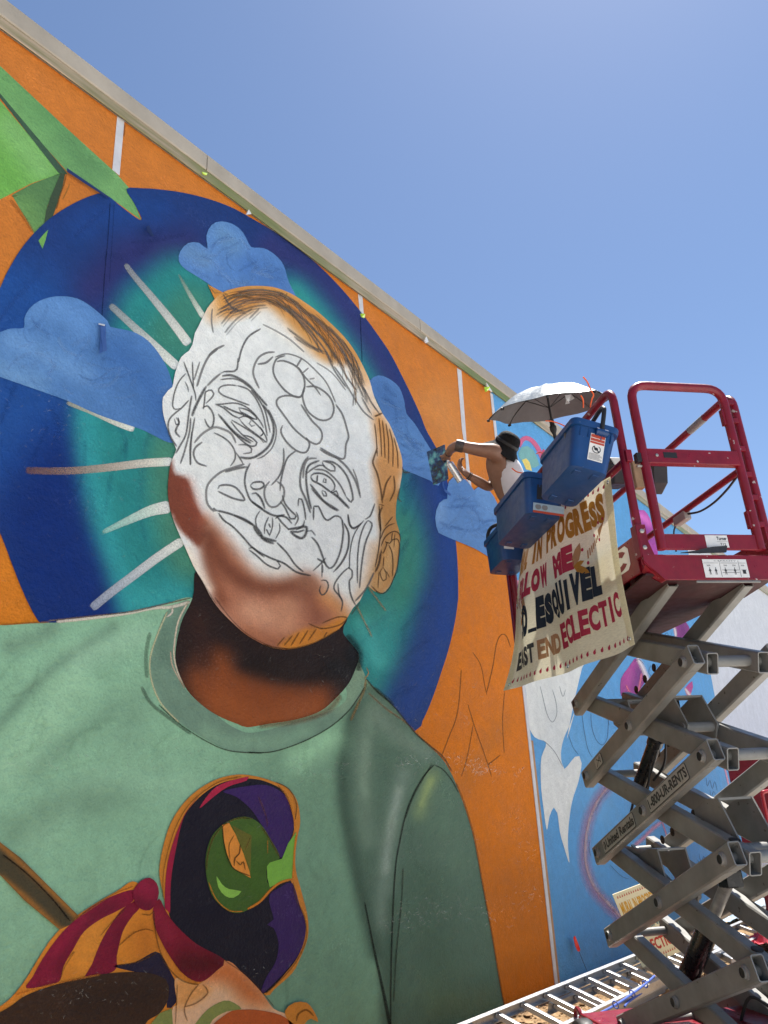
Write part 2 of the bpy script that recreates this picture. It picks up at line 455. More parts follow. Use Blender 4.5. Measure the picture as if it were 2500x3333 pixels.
def strokes(name, items, layer, parent, label=None):
    """sprayed or drawn lines: (points, width px, sRGB colour, strength); soft across, tapered at the ends"""
    vs = []; fs = []; cs = []; al = []
    for n, it in enumerate(items):
        pts, wd, col, st = it[:4]
        soft = it[4] if len(it) > 4 else 0.35          # share of half-width that fades
        path = smooth_path(pts, False, step=7) if len(pts) > 2 else [np.array(pts[0], float) + (np.array(pts[1], float) - np.array(pts[0], float)) * t for t in np.linspace(0, 1, 12)]
        m = len(path)
        col0 = col if isinstance(col[0], (tuple, list)) else (col, col)
        yy = D - LAYER * layer - 0.000004 * n
        prof = [(-1, 0.0), (-(1 - soft), 0.85), (0, 1.0), (1 - soft, 0.85), (1, 0.0)]
        b = len(vs)
        for i, p in enumerate(path):
            t = path[min(i + 1, m - 1)] - path[max(i - 1, 0)]; L = np.hypot(*t) or 1; nn = np.array((-t[1], t[0])) / L
            f = i / (m - 1); e = min(1.0, min(i, m - 1 - i) / 3.0 + 0.25)
            cc = paintcol(np.array(col0[0], float) * (1 - f) + np.array(col0[1], float) * f)
            ss = st if not isinstance(st, tuple) else st[0] * (1 - f) + st[1] * f
            ww = wd if not isinstance(wd, tuple) else wd[0] * (1 - f) + wd[1] * f
            for a, k in prof:
                q = p + nn * (a * ww / 2 * (0.55 + 0.45 * e)); w = on_wall(q[0], q[1])
                vs.append((w.x, yy, w.z)); cs.append(cc); al.append(k * ss * min(1, 0.3 + e))
        for i in range(m - 1):
            for k in range(4):
                a = b + i * 5 + k
                fs.append((a, a + 1, a + 6, a + 5))
    me = bpy.data.meshes.new(name); me.from_pydata(vs, [], fs); me.materials.append(M['mist'])
    set_paint(me, np.array(cs), np.array(al))
    o = bpy.data.objects.new(name, me); link(o, parent)
    if label: o['label'] = label
    if len(items) > 6: o['kind'] = 'stuff'
    return o

def brushwork(name, pts, n, width, length, cols, direc, layer, parent, seed, st=(.10, .26)):
    """visible brush and roller marks inside a painted shape"""
    rg = random.Random(seed); out = [tuple(p) for p in smooth_path(pts, True, step=25)]; a = np.array(out); x0, y0 = np.maximum(a.min(0), (-20, 0)); x1, y1 = np.minimum(a.max(0), (2520, 3350))
    items = []; tries = 0
    while len(items) < n and tries < n * 30:
        tries += 1
        c = np.array((rg.uniform(x0, x1), rg.uniform(y0, y1))); g = direc(c) + rg.gauss(0, .25); L = rg.uniform(*length); w = rg.uniform(*width); d = np.array((math.cos(g), math.sin(g))); nn = np.array((-d[1], d[0])); b = rg.uniform(-.25, .25)
        path = [c + d * (L * t) + nn * (L * b * t * t * 4) for t in (-.5, -.25, 0, .25, .5)]
        q_ = np.array(path)
        if not inside(q_, out).all() or seg_dist(q_, out, True).min() < w * .5: continue
        items.append((path, w, rg.choice(cols), rg.uniform(*st), rg.uniform(.5, .95)))
    if items:
        o = strokes(name, items, layer, parent); o['kind'] = 'stuff'
# ------------------------------------------------------------------ building with the painted wall
WALL_TOP = 6.30
building = empty('building', Matrix.Translation((7.0, D, 0)), 'long flat-roofed building whose whole stucco wall carries the unfinished mural', 'building')
M['stucco'] = simple('grey_primed_stucco', (0.42, 0.40, 0.37, 1), 0.85, 0, 0.12, 5, 0.2, 0.3, 40)
M['roof'] = simple('roof_membrane', (0.5, 0.49, 0.47, 1), 0.9)
wall = MB().box((-6, D, -0.4), (70, D + 0.25, WALL_TOP)).build('wall', M['stucco'], building)
WORLD[wall] = Matrix.Identity(4)
MB().box((-6, D + 0.25, -0.4), (70, D + 14, 6.1)).build('rear_mass', M['stucco'], building)
MB().box((-5.9, D + 0.26, 6.1), (69.9, D + 13.9, 6.2)).build('roof', M['roof'], building)
# coping: metal cap in lengths with open joints
joints = [-6, -2.6, 0.2, 3.0, 5.91, 8.67, 11.7, 14.87, 18, 21, 24, 27, 30, 34, 38, 42, 46, 50, 55, 60, 65, 70]
for a, b in zip(joints, joints[1:]):
    mb = MB()
    prof = [(D - 0.050, 6.352), (D - 0.052, 6.356), (D - 0.050, 6.497), (D - 0.040, 6.505), (D + 0.34, 6.515), (D + 0.34, 6.35), (D + 0.30, 6.346), (D - 0.046, 6.346)]
    g = 0.004
    mb.prism([(a + g, y, z) for y, z in prof], (b - a - 2 * g, 0, 0))
    mb.build('coping', M['coping'], building)
# drip flashing under the coping, smeared with green and tan overspray
fm, nt, bs = new_mat('oversprayed_flashing')
tc = nt.nodes.new('ShaderNodeTexCoord').outputs['Object']
mp = nt.nodes.new('ShaderNodeMapping'); mp.inputs['Scale'].default_value = (0.55, 1, 9); nt.links.new(tc, mp.inputs[0])
n1 = noise(nt, 2.2, 5, 0.6, mp.outputs[0]); n2 = noise(nt, 0.45, 3, 0.5, tc)
c = mixc(nt, ramp(nt, n1.outputs[0], [(0.35, G(0)), (0.6, G(1))]).outputs[0], (0.20, 0.19, 0.07, 1), (0.46, 0.36, 0.24, 1))
c = mixc(nt, ramp(nt, n2.outputs[0], [(0.44, G(0)), (0.56, G(1))]).outputs[0], c, (0.17, 0.21, 0.05, 1))
nt.links.new(c, bs.inputs['Base Color']); bs.inputs['Roughness'].default_value = 0.4; bs.inputs['Metallic'].default_value = 0.15
bump(nt, bs, n1.outputs[0], 0.6, 0.01)
MB().prism([(-6, D - 0.030, 6.268), (-6, D - 0.034, 6.272), (-6, D - 0.042, 6.344), (-6, D + 0.02, 6.344), (-6, D + 0.02, 6.302), (-6, D - 0.02, 6.290)], (76, 0, 0)).build('flashing', fm, building)

# --- background fields (world grid so they run on outside the frame)
def field(name, x0, x1, z0, z1, base, ops, layer, label, edge=None, step=0.11):
    xs = np.linspace(x0, x1, max(2, int((x1 - x0) / step))); zs = np.linspace(z0, z1, max(2, int((z1 - z0) / step)))
    vs = []; q = []
    for z in zs:
        e0 = edge(z) if edge else x0
        for x in xs:
            xx = e0 + (x - x0) * (x1 - e0) / (x1 - x0)
            vs.append((xx, D - LAYER * layer, z)); q.append(to_px((max(xx, 1.0), D, z)))
    n = len(xs); fs = [(j * n + i, j * n + i + 1, (j + 1) * n + i + 1, (j + 1) * n + i) for j in range(len(zs) - 1) for i in range(n - 1)]
    me = bpy.data.meshes.new(name); me.from_pydata(vs, [], fs); me.materials.append(M['paint'])
    set_paint(me, paintcol(shade(np.array(q), base, ops)))
    o = bpy.data.objects.new(name, me); link(o, wall); o['label'] = label
    return o
field('orange_field', -6, 7.44, -0.03, 6.285, (192, 106, 4),
      [('l', (174, 104, 52), (700, 1900), (300, 300)), ('l', (186, 112, 46), (1500, 2200), (1400, 1300), .8), ('s', (196, 136, 84), 90, P('s', '1420,1330 1480,1420'), .5), ('s', (198, 120, 36), 120, P('c3', '20,1900 120,2150'), .6),
       ('s', (150, 95, 50), 40, P('c7', '1290,700 1100,1000'), .25), ('s', (166, 92, 12), 120, P('s', '1680,2900 1780,3150'), .5)], 1, 'orange painted background of the mural')
field('blue_field', 7.47, 15.2, -0.03, 6.285, (80, 140, 198),
      [('l', (86, 148, 206), (1900, 2500), (1800, 1500)), ('s', (100, 155, 205), 60, P('i', '500,420 640,300 700,700'), .5), ('s', (66, 124, 186), 110, P('i', '620,1400 800,1500'), .7)], 1, 'sky blue painted background beside the orange field')
field('lavender_field', 14.7, 70, -0.03, 6.285, (188, 192, 206), [('l', (176, 182, 206), (2400, 2000), (2480, 2500))], 2, 'pale lavender painted area at the far end of the wall', edge=lambda z: 14.62 + 0.03 * max(0, z - 1.5) ** 1.2 + (0.12 if z < 1 else 0), step=0.3)
# white strips over the wall joints
def strip(px, label):
    pts = [on_wall(*p) for p in px]
    mb = MB(); mb.prism([(p.x, D - 0.005, p.z) for p in pts], (0, 0.0028, 0))
    o = mb.build('joint_strip', M['strip'], wall); o['label'] = label
M['strip'] = simple('white_joint_tape', (0.62, 0.615, 0.62, 1), 0.6, 0, 0.10, 12, 0.4, 0.1, 50)
strip(P('c1', '743,738 788,766 757,1117 712,1080'), 'short white strip above the green painted leaf')
strip(P('c2', '672,1212 698,1226 706,1338 683,1330'), 'short white strip above the halo edge')
strip(P('c2', '1266,1655 1292,1672 1318,2028', 'z', '690,300 715,545 760,970 700,880 680,545 655,330', 'c2', '1296,2028'), 'long white strip behind the painter')
a0 = on_wall(*P('i', '478,1700')[0]); 
MB().box((7.425, D - 0.0085, 0.0), (7.485, D - 0.0022, 6.25)).build('joint_strip', M['strip'], wall)['label'] = 'white strip dividing the orange field from the blue field'
MB().box((7.487, D - 0.007, 0.0), (7.53, D - 0.0022, 2.2)).build('bare_strip', simple('bare_tan_stucco', (0.42, 0.24, 0.11, 1), 0.8, 0, .2, 10), wall)

# --- green leaves, upper left
gA = [('s', (112, 160, 104), 120, P('c1', '150,700 400,950 700,1200'), .8), ('s', (78, 128, 82), 80, P('c1', '250,640 560,960'), .5), ('s', (86, 130, 88), 50, P('c1', '420,900 620,1100'), .6)]
paint('painted_leaf', P('c1', '-420,20 0,420 400,795 740,1105 815,1190 895,1398 690,1250 420,1085 0,612 -420,160'), (96, 148, 92), 2, wall, gA, 16, False, 'light green painted leaf band above the dark blue circle')
paint('painted_leaf', P('c1', '-420,180 0,640 200,880 385,1104 200,1165 0,1268 -420,1440'), (104, 158, 84), 2, wall, [('s', (98, 158, 72), 150, P('c1', '0,850 100,1100'), .8), ('s', (128, 176, 120), 60, P('c1', '60,800 260,1060'), .6)], 16, False, 'bright green painted leaf at the left edge')
paint('painted_leaf', P('c1', '75,1240 200,1170 385,1100 350,1190 300,1310 285,1420 290,1480 266,1584 212,1478 150,1370'), (78, 116, 76), 2, wall, [('s', (98, 140, 84), 50, P('c1', '150,1320 230,1470'), .9)], 12, False, 'dull green painted leaf tip')
paint('painted_stem', P('c1', '-420,130 0,596 412,1085 426,1108 396,1112 368,1098 0,626 -420,170'), (58, 84, 68), 3, wall, None, 14, False)
paint('painted_leaf_shadow', P('c1', '384,1102 412,1104 396,1185 350,1330 310,1440 300,1472 286,1500 276,1440 290,1345 320,1250'), (56, 72, 56), 4, wall, None, 12, False)
strokes_each('sketch_line', [(P('c1', '418,1115 405,1170 380,1240 356,1330'), 5, (90, 70, 40), .8), (P('c1', '440,1170 425,1210 395,1270'), 6, (110, 100, 50), .5), (P('c1', '70,1250 110,1245'), 4, (90, 70, 40), .7),
                        (P('c1', '60,1270 140,1370 210,1480'), 14, (150, 96, 44), .5), (P('c1', '790,790 785,870'), 6, (90, 50, 25), .6)], 5, wall)

# --- halo
halo_pts = P('s', '-95,1420 -85,1200 -45,1050', 'c1', '0,1825 60,1700 150,1558 270,1428 390,1338 530,1264 640,1230 690,1252 780,1325 895,1402 850,1295 800,1203 900,1199 1010,1206 1150,1225 1300,1260 1450,1312 1560,1368', 'c2',
             '20,752 150,828 290,925 430,1038 560,1168 680,1310 770,1430 860,1562 930,1695 1000,1838 1050,1950 1080,2028', 's', '1440,1507 1469,1658 1486,1808 1490,1930', 'c7', '1062,100 1045,210 1015,335 980,445 930,590 885,690 850,738', 's', '1200,2440 700,2300 300,2150 125,2025 0,1740 -60,1590')
sel = smooth_path(halo_pts, True, step=14)
halo_ops = [('p', (28, 74, 148), 110, P('s', '-100,900 200,900 260,1200 160,1500 -100,1600'), .85),
            ('p', (6, 38, 108), 120, P('s', '0,1650 200,1400 330,1800 420,2060 100,2060'), .9),
            ('s', (44, 42, 98), 70, P('s', '300,940 420,830 600,800'), .75), ('s', (44, 46, 104), 55, P('s', '880,800 1000,880 1120,1010 1220,1170 1290,1330'), .8),
            ('s', (24, 66, 140), 60, P('s', '250,760 330,700 500,680'), .5), ('s', (20, 58, 134), 40, P('s', '1440,1560 1460,1800 1440,2050 1330,2310'), .75),
            ('p', (38, 124, 128), 60, P('s', '395,960 470,890 570,830 760,860 950,905 1030,965 1110,1070 1190,1180 1290,1400 1345,1600 1378,1760 1376,1880 1352,1997 1320,2110 1275,2215 1235,2290 1100,2300 700,2250 430,2120 392,1990 352,1840 300,1690 262,1500 246,1340 300,1180 350,1080')),
            ('s', (48, 148, 158), 44, P('s', '280,1330 292,1500 330,1680 380,1840 420,1960'), .75), ('s', (52, 150, 158), 60, P('s', '480,1960 560,1930'), .7),
            ('p', (70, 126, 106), 50, P('s', '560,1300 480,1480 500,1700 560,1860 660,1860 620,1500'), .85), ('p', (62, 122, 104), 50, P('s', '480,1080 600,930 700,980 640,1150 560,1180'), .7),
            ('s', (58, 128, 108), 50, P('s', '1300,1700 1330,1800 1290,1950 1190,2010'), .7), ('s', (72, 172, 172), 30, P('s', '1180,2030 1230,2150'), .75), ('s', (60, 152, 156), 55, P('s', '1250,2000 1230,2120'), .5),
            ('s', (52, 150, 148), 36, P('s', '960,950 1060,1060 1150,1190 1210,1280'), .6), ('s', (24, 60, 128), 36, P('s', '1400,1950 1380,2060 1330,2200 1270,2290'), .5)]
paint('painted_halo', halo_pts, (26, 52, 112), 6, wall, halo_ops, 12, True, 'dark blue painted circle with a turquoise glow behind the head')
paint('painted_leaf_tip', P('c1', '266,1584 240,1532 270,1495 302,1462 285,1530'), (104, 156, 84), 7, wall, None, 12, False)
# rays
W1, W2 = (214, 214, 208), (120, 136, 140)
strokes('painted_ray', [(P('c1', '1195,2190 1090,2050 960,1890 850,1760 790,1680'), (34, 18), ((232, 233, 230), (132, 138, 150)), (1, .75), .15)], 8, wall, 'long pale ray beside the hairline')
strokes('painted_ray', [(P('c1', '1290,2020 1210,1890 1130,1745'), (22, 8), ((230, 232, 228), (120, 146, 136)), (1, .4), .15)], 8, wall, 'short pale ray under the small cloud')
strokes('painted_ray', [(P('c3', '1060,640 900,490 780,380 655,265'), (34, 22), ((236, 237, 234), (136, 146, 156)), (1, .8), .12)], 8, wall, 'pale ray running into the left cloud')
strokes('painted_ray', [(P('c3', '800,1010 690,970 540,905 395,852'), (26, 14), ((230, 232, 228), (160, 160, 150)), (1, .7), .12)], 8, wall, 'thin pale ray under the left cloud')
strokes('painted_ray', [(P('c3', '1030,1205 860,1215 650,1240 460,1258 290,1262 150,1258'), (30, 24), ((236, 237, 232), (120, 84, 70)), (1, .55), .12)], 8, wall, 'level ray fading to brown')
strokes('painted_ray', [(P('c3', '1015,1475 900,1500 760,1560 610,1630'), (46, 14), ((234, 235, 230), (140, 190, 186)), (1, .8), .1)], 8, wall, 'fat pale ray beside the jaw')
strokes('painted_ray', [(P('c3', '1090,1680 940,1780 780,1900 660,1990 545,2085'), (32, 30), ((228, 230, 226), (140, 150, 176)), (1, .95), .12)], 8, wall, 'pale ray reaching down to the shirt')
# clouds
CLOUDS = []
def cloud(pts, base, ops, res, label):
    CLOUDS.append(pts); paint('painted_cloud', pts, base, 9, wall, ops, res, True, label)
CB = (76, 118, 178)
cl = lambda pts: [('s', (98, 140, 196), 45, pts[:3], .7), ('s', (60, 100, 160), 40, pts[2:], .6)]
cloud(P('s', '-110,1120', 'c3', '0,428 60,408 138,404 140,350 170,290 230,243 310,218 400,216 480,237 560,290 640,362 655,396 720,410 800,430 880,478 950,560 1000,650 1035,760 1060,900 1040,1090 840,1012 600,930 400,842 200,770 0,700', 's', '-110,1190'), CB,
      [('s', (92, 136, 198), 60, P('c3', '250,300 400,300 500,380'), .8), ('s', (104, 146, 202), 40, P('c3', '60,480 250,560 500,680'), .7), ('s', (56, 98, 164), 70, P('c3', '700,560 900,760 1000,1000'), .7), ('s', (110, 150, 198), 50, P('c3', '0,660 200,740'), .6)], 13, 'large blue painted cloud at the left')
cloud(P('c1', '1130,1662 1140,1600 1190,1548 1260,1546 1312,1585 1306,1500 1340,1432 1400,1410 1480,1430 1540,1482 1590,1572 1650,1576', 'c2', '36,938 100,938 170,978 222,1040 246,1120 272,1180 300,1232 304,1276 262,1236 150,1188 20,1200', 'c1', '1480,1900 1400,1872 1340,1822 1250,1762 1170,1712'), (80, 122, 186),
      [('s', (98, 134, 180), 34, P('c1', '1200,1600 1300,1660'), .7), ('s', (94, 132, 178), 40, P('c1', '1400,1480 1480,1560'), .7), ('s', (64, 104, 170), 40, P('c2', '20,1050 180,1120'), .7)], 11, 'blue three lobed painted cloud above the hair')
cloud(P('c4', '1240,650 1240,602 1290,571 1350,590 1410,640 1440,720 1452,790 1500,850 1550,930 1600,1010', 's', '1440,1520 1425,1582', 'c4', '1590,1178 1500,1140 1420,1100 1380,1000 1350,900 1310,780 1272,700'), (78, 118, 178),
      [('s', (66, 104, 164), 40, P('c4', '1300,650 1400,780'), .7), ('s', (88, 132, 190), 40, P('c4', '1450,950 1540,1060'), .7)], 11, 'narrow blue painted cloud hanging beside the hair')
cloud(P('z', '265,1400 280,1290 320,1195 380,1147 428,1140 428,1000 450,905 510,845 600,838 680,880 740,950 790,1022 850,976 930,986 1010,1040 1062,1112 1105,1200 1180,1400', 's', '1640,1830 1540,1785 1425,1735', 'z', '278,1510'), (84, 124, 182),
      [('s', (104, 140, 190), 22, P('z', '340,1220 330,1400'), .8), ('s', (70, 108, 166), 40, P('z', '560,1050 700,1200'), .6), ('s', (98, 138, 194), 26, P('z', '900,1060 1000,1300'), .6)], 9, 'blue painted cloud below the painter on the orange field')
for k, pts in enumerate(CLOUDS):
    brushwork('cloud_brushwork', pts, 34, (9, 22), (40, 110), [(112, 152, 206), (60, 98, 160), (92, 134, 192), (128, 164, 210), (70, 112, 176)], lambda c: random.Random(int(c[0] / 70) * 31 + int(c[1] / 70)).uniform(-1.2, 1.2), 9.4, wall, 40 + k)
brushwork('halo_brushwork', halo_pts, 80, (14, 34), (80, 220), [(18, 40, 96), (30, 62, 128), (44, 52, 110), (24, 60, 126)], lambda c: math.atan2(c[1] - 1500, c[0] - 760) + math.pi / 2, 6.4, wall, 77, (.06, .16))

# --- shirt
shirt_pts = P('s', '-260,3700 -260,2040', 'c5', '0,266 200,252 400,246 600,212 820,186 1000,146 1215,92', 's', '640,2040 1085,2110', 'c7', '540,345 565,400 600,480 700,575 840,742 960,855 1022,942 1062,1035 1102,1145 1142,1285 1182,1500 1232,1770 1270,2000 1298,2145 1320,2300', 's', '1700,3700')
sh_ops = [('p', (104, 140, 120), 120, P('s', '850,2400 1150,2400 1130,2700 1200,3400 850,3400 780,2900'), .8), ('l', (96, 128, 108), (600, 2900), (700, 3400), .35),
          ('p', (80, 108, 94), 16, P('c7', '590,500 560,575 497,715 466,900 470,1100 500,1250 540,1450 600,1700 660,1950 735,2300 1400,2300 1300,1500 1100,800 800,560')),
          ('s', (58, 82, 70), 26, P('c7', '540,620 488,800 478,980 492,1150 520,1320 570,1560 640,1850'), .75),
          ('s', (128, 152, 136), 34, P('c7', '610,700 590,820 584,960 590,1120 606,1290'), .45), ('s', (132, 156, 140), 16, P('c7', '600,800 588,960 592,1060'), .45), ('s', (140, 158, 150), 30, P('c7', '790,960 752,1100 722,1240 700,1400 686,1560 684,1700'), .45), ('s', (156, 172, 166), 13, P('c7', '765,1040 735,1170 712,1300 698,1440'), .6), ('s', (118, 138, 126), 34, P('c7', '640,640 760,760 900,850'), .6),
          ('s', (150, 168, 108), 26, P('c7', '935,970 905,1040 872,1150'), .5), ('s', (172, 188, 116), 11, P('c7', '925,990 900,1050 880,1110'), .6), ('s', (92, 122, 104), 60, P('c7', '960,1100 1050,1400'), .5), ('s', (70, 98, 82), 70, P('c7', '900,1500 950,1900 1000,2200'), .6), ('s', (92, 112, 84), 60, P('c7', '960,2100 1200,2120'), .5),
          ('s', (62, 88, 74), 20, P('c7', '730,1600 728,1900 722,2200'), .6),
          ('s', (90, 120, 106), 20, P('c5', '720,270 560,385 400,490 200,660 80,800 -80,980'), .62), ('s', (104, 138, 120), 30, P('c5', '700,800 580,900 480,970 370,1050 200,1200'), .5), ('s', (108, 142, 124), 60, P('c5', '900,740 820,830 800,1000'), .4), ('s', (102, 132, 116), 30, P('c5', '330,280 250,330 60,400'), .6),
          ('s', (150, 190, 168), 45, P('c5', '500,480 620,420 880,330'), .5), ('s', (152, 194, 166), 70, P('c5', '40,1180 250,900 450,640'), .5), ('s', (150, 198, 166), 50, P('c7', '260,880 330,830 420,780'), .8), ('s', (140, 182, 158), 60, P('s', '120,2720 300,2560 600,2560'), .5), ('s', (100, 132, 114), 60, P('s', '40,2700 200,2620 380,2600'), .5)]
paint('painted_shirt', shirt_pts, (128, 172, 147), 10, wall, sh_ops, 13, True, 'sea green painted T-shirt of the portrait')
brushwork('shirt_brushwork', shirt_pts, 80, (12, 34), (60, 190), [(146, 190, 166), (104, 142, 122), (134, 176, 152), (112, 150, 130)], lambda c: (2.3 if c[0] < 900 else 1.45), 10.4, wall, 99, (.05, .16))
# collar
paint('painted_collar', P('c5', '1045,185 985,330 942,480 952,620 1012,760 1130,880 1300,990 1450,1060 1600,1082', 'c7', '0,846 120,846 260,802 400,732 500,652 560,572 600,492 575,420 545,340 540,430 500,510', 's', '1100,2300 850,2380 760,2370', 'c5', '1300,780 1195,700 1145,620 1108,520 1102,440 1118,340 1148,230 1200,110 1130,125'), (104, 134, 120), 11, wall,
      [('s', (120, 156, 136), 26, P('c5', '1300,950 1500,1030', 'c7', '0,800 150,800 300,740'), .8), ('s', (84, 112, 100), 30, P('c5', '1060,300 1030,480'), .5), ('s', (128, 156, 134), 30, P('c7', '470,620 540,520 570,430'), .7)], 11)
strokes_each('painted_seam', [(P('c5', '1055,180 990,330 945,480 955,620 1015,762 1130,884'), 7, (196, 196, 164), .7), (P('c5', '1190,110 1125,240 1100,380 1098,470 1120,560 1160,660'), 7, (206, 192, 176), .85), (P('c5', '1075,430 1090,530 1165,665'), 6, (190, 172, 156), .8),
                         (P('c5', '350,243 560,222 800,190 960,158 1080,150 1200,118'), 13, (206, 198, 190), .9), (P('c5', '300,238 600,205 820,180 1000,140 1205,92'), 6, (110, 92, 80), .75), (P('c5', '1085,140 1085,185 1050,215'), 8, (214, 204, 196), .8),
                         (P('c5', '945,310 920,450 925,600'), 16, (88, 116, 100), .55), (P('c5', '890,655 950,760 1060,850 1205,955'), 14, (80, 104, 90), .6), (P('c5', '1000,770 1130,890 1300,1000 1450,1062 1659,1078'), 5, (56, 66, 58), .8),
                         (P('c7', '0,847 120,846 260,803 400,732 500,650 560,572 590,520'), 5, (50, 58, 50), .85), (P('c7', '600,470 590,530 560,600 520,690'), 10, (150, 110, 50), .45)], 12, wall)
strokes_each('painted_seam', [(P('c7', '720,2300 722,2000 730,1700 745,1430 770,1280 800,1150 840,1050 890,965 940,910'), 6, (34, 42, 36), .9), (P('c7', '940,910 985,935 1030,990 1062,1050'), 5, (44, 50, 40), .8), (P('c7', '590,1600 640,1850 690,2080 730,2290'), (5, 15), (30, 38, 32), .9),
                         (P('c7', '783,1430 775,1600 750,1850 735,2100'), 6, (52, 66, 54), .7), (P('c7', '930,905 840,1060 795,1180'), 6, (36, 44, 38), .6),
                         (P('c7', '600,480 650,540 740,620 840,745 920,815 985,870 1030,945'), 6, (54, 54, 40), .8), (P('c7', '610,550 700,630 800,700 900,800 1000,890'), 6, (150, 96, 50), .5), (P('c7', '640,520 740,610'), 12, (40, 60, 56), .6),
                         (P('c7', '1050,1000 1090,1100 1140,1270 1185,1520 1230,1760 1270,2000 1298,2150'), 7, (90, 62, 26), .65), (P('c7', '590,480 610,450 600,420'), 5, (176, 120, 40), .7), (P('c5', '0,263 150,254 300,246'), 7, (150, 96, 40), .6)], 13, wall)
# --- neck
paint('painted_neck', P('c4', '236,1700 330,1700 700,1900 1000,1900 1108,1960', 'c7', '482,245 560,350 548,420 512,500 450,572 370,640 250,682 100,706 0,722', 'c5', '1500,892 1400,852 1300,792 1200,702 1150,622 1112,522 1106,440 1120,340 1150,230 1200,130 1222,60'), (34, 20, 16), 12, wall,
      [('p', (128, 66, 30), 50, P('s', '600,2200 700,2110 830,2190 1000,2200 1075,2230 1060,2330 900,2400 720,2380 640,2310'), .95), ('s', (146, 78, 36), 50, P('s', '720,2290 850,2350 1000,2310'), .7), ('s', (14, 14, 16), 30, P('c7', '440,420 520,430 530,350'), .9), ('s', (52, 28, 20), 40, P('s', '640,2020 660,2150'), .7), ('s', (22, 14, 12), 40, P('s', '800,2160 950,2200 1090,2190'), .8)], 11, True, 'dark brown painted neck above the collar')
# soft painted shadow to the right of the neck
strokes_each('painted_mist', [(P('c7', '470,560 400,640 250,690 60,715'), 30, (120, 70, 40), .5, .8), (P('c7', '500,260 560,340 560,440'), 36, (20, 24, 24), .7, .8)], 13, wall)
# --- head
head_pts = P('c4', '280,230 300,190 340,140 390,96 470,70 560,58 680,65 780,100 860,150 930,200 1010,270 1090,350 1150,430 1200,520 1240,610 1262,690 1310,790 1350,850 1385,930 1410,1000 1425,1060 1425,1130 1410,1220 1392,1300 1388,1400 1402,1450 1412,1510 1405,1600 1390,1690 1350,1790 1300,1830 1258,1812 1225,1782 1180,1870 1140,1912 1105,1972 1060,2032 980,2082 900,2120 800,2146 710,2148 620,2120 520,2062 440,1992 370,1920 320,1850 285,1782 250,1722 220,1670 180,1580 140,1490 100,1390 76,1280 76,1180 90,1080 112,1030 122,1000 90,930 64,860 45,780 46,700 74,662 100,640 116,560 150,470 196,432 216,396 230,330 252,288')
HAIR = (196, 138, 72)
head_ops = [('s', (214, 214, 220), 60, P('c4', '500,1000 700,1150'), .5), ('s', (222, 222, 226), 70, P('c4', '330,980 360,700'), .5), ('s', (206, 196, 188), 40, P('c4', '300,1450 420,1600 560,1720 800,1740'), .6),
            ('p', HAIR, 22, P('c4', '350,90 470,40 700,40 900,150 1050,270 1180,430 1250,600 1180,620 1110,500 1000,500 900,440 820,350 720,240 640,180 560,210 440,245 380,215')),
            ('p', (206, 146, 76), 30, P('c4', '300,120 420,80 460,180 360,260 300,240'), .55), ('s', (178, 112, 50), 20, P('c4', '480,110 700,140 860,230 1000,350 1100,480'), .6), ('s', (220, 188, 160), 28, P('c4', '1190,560 1240,680 1260,760'), .7), ('s', (216, 206, 196), 30, P('c4', '640,210 760,320 880,430'), .35),
            ('p', (198, 142, 86), 24, P('c4', '1262,800 1320,808 1400,960 1440,1080 1415,1200 1400,1320 1330,1330 1290,1300 1262,1120 1256,1080 1282,1000 1264,900')),
            ('p', (178, 128, 72), 18, P('c4', '1290,1300 1420,1240 1440,1500 1400,1720 1300,1850 1230,1790 1275,1600 1300,1480')), ('s', (200, 164, 118), 20, P('c4', '1290,1780 1350,1640 1370,1540'), .6), ('s', (206, 168, 130), 22, P('c4', '1260,1560 1225,1740 1170,1860'), .55),
            ('p', (112, 54, 36), 9, P('c4', '60,1050 96,1060 112,1132 150,1150 192,1180 232,1300 268,1375 300,1420 292,1500 268,1552 240,1558 200,1520 150,1472 100,1392 50,1280'), .96), ('s', (140, 70, 52), 22, P('c4', '180,1200 230,1340 270,1420'), .5),
            ('p', (166, 108, 84), 34, P('c4', '286,1390 330,1425 400,1500 480,1600 560,1700 640,1745 740,1750 850,1735 930,1745 990,1830 1070,1890 1090,1990 980,2120 800,2190 600,2170 420,2010 360,1930 318,1800 290,1650 276,1540')),
            ('s', (104, 56, 38), 30, P('c4', '305,1500 380,1640 480,1740 600,1800 760,1800 870,1765'), .75), ('s', (116, 64, 44), 26, P('c4', '300,1560 330,1720 380,1870'), .7), ('s', (120, 68, 50), 34, P('c4', '800,1830 900,1860 930,1960'), .55), ('s', (96, 52, 38), 22, P('c4', '860,1760 920,1790'), .6),
            ('s', (204, 152, 126), 50, P('c4', '560,1930 640,1960'), .8), ('s', (196, 144, 116), 44, P('c4', '770,1900 760,2010'), .65), ('s', (200, 150, 120), 30, P('c4', '860,1760 960,1790'), .4), ('s', (150, 92, 64), 30, P('c4', '520,2070 660,2120 800,2120'), .7),
            ('p', (192, 122, 44), 12, P('c4', '715,2125 850,2035 960,2018 1060,1965 1125,1955 1070,2050 900,2140 780,2170'), .95), ('s', (204, 140, 84), 30, P('c4', '990,1850 1080,1930'), .7), ('s', (226, 208, 196), 22, P('c4', '190,1590 240,1700 300,1800'), .8)]
paint('painted_head', head_pts, (224, 224, 228), 14, wall, head_ops, 10, True, 'unfinished painted portrait head, white face with pencilled contours and brown jaw')
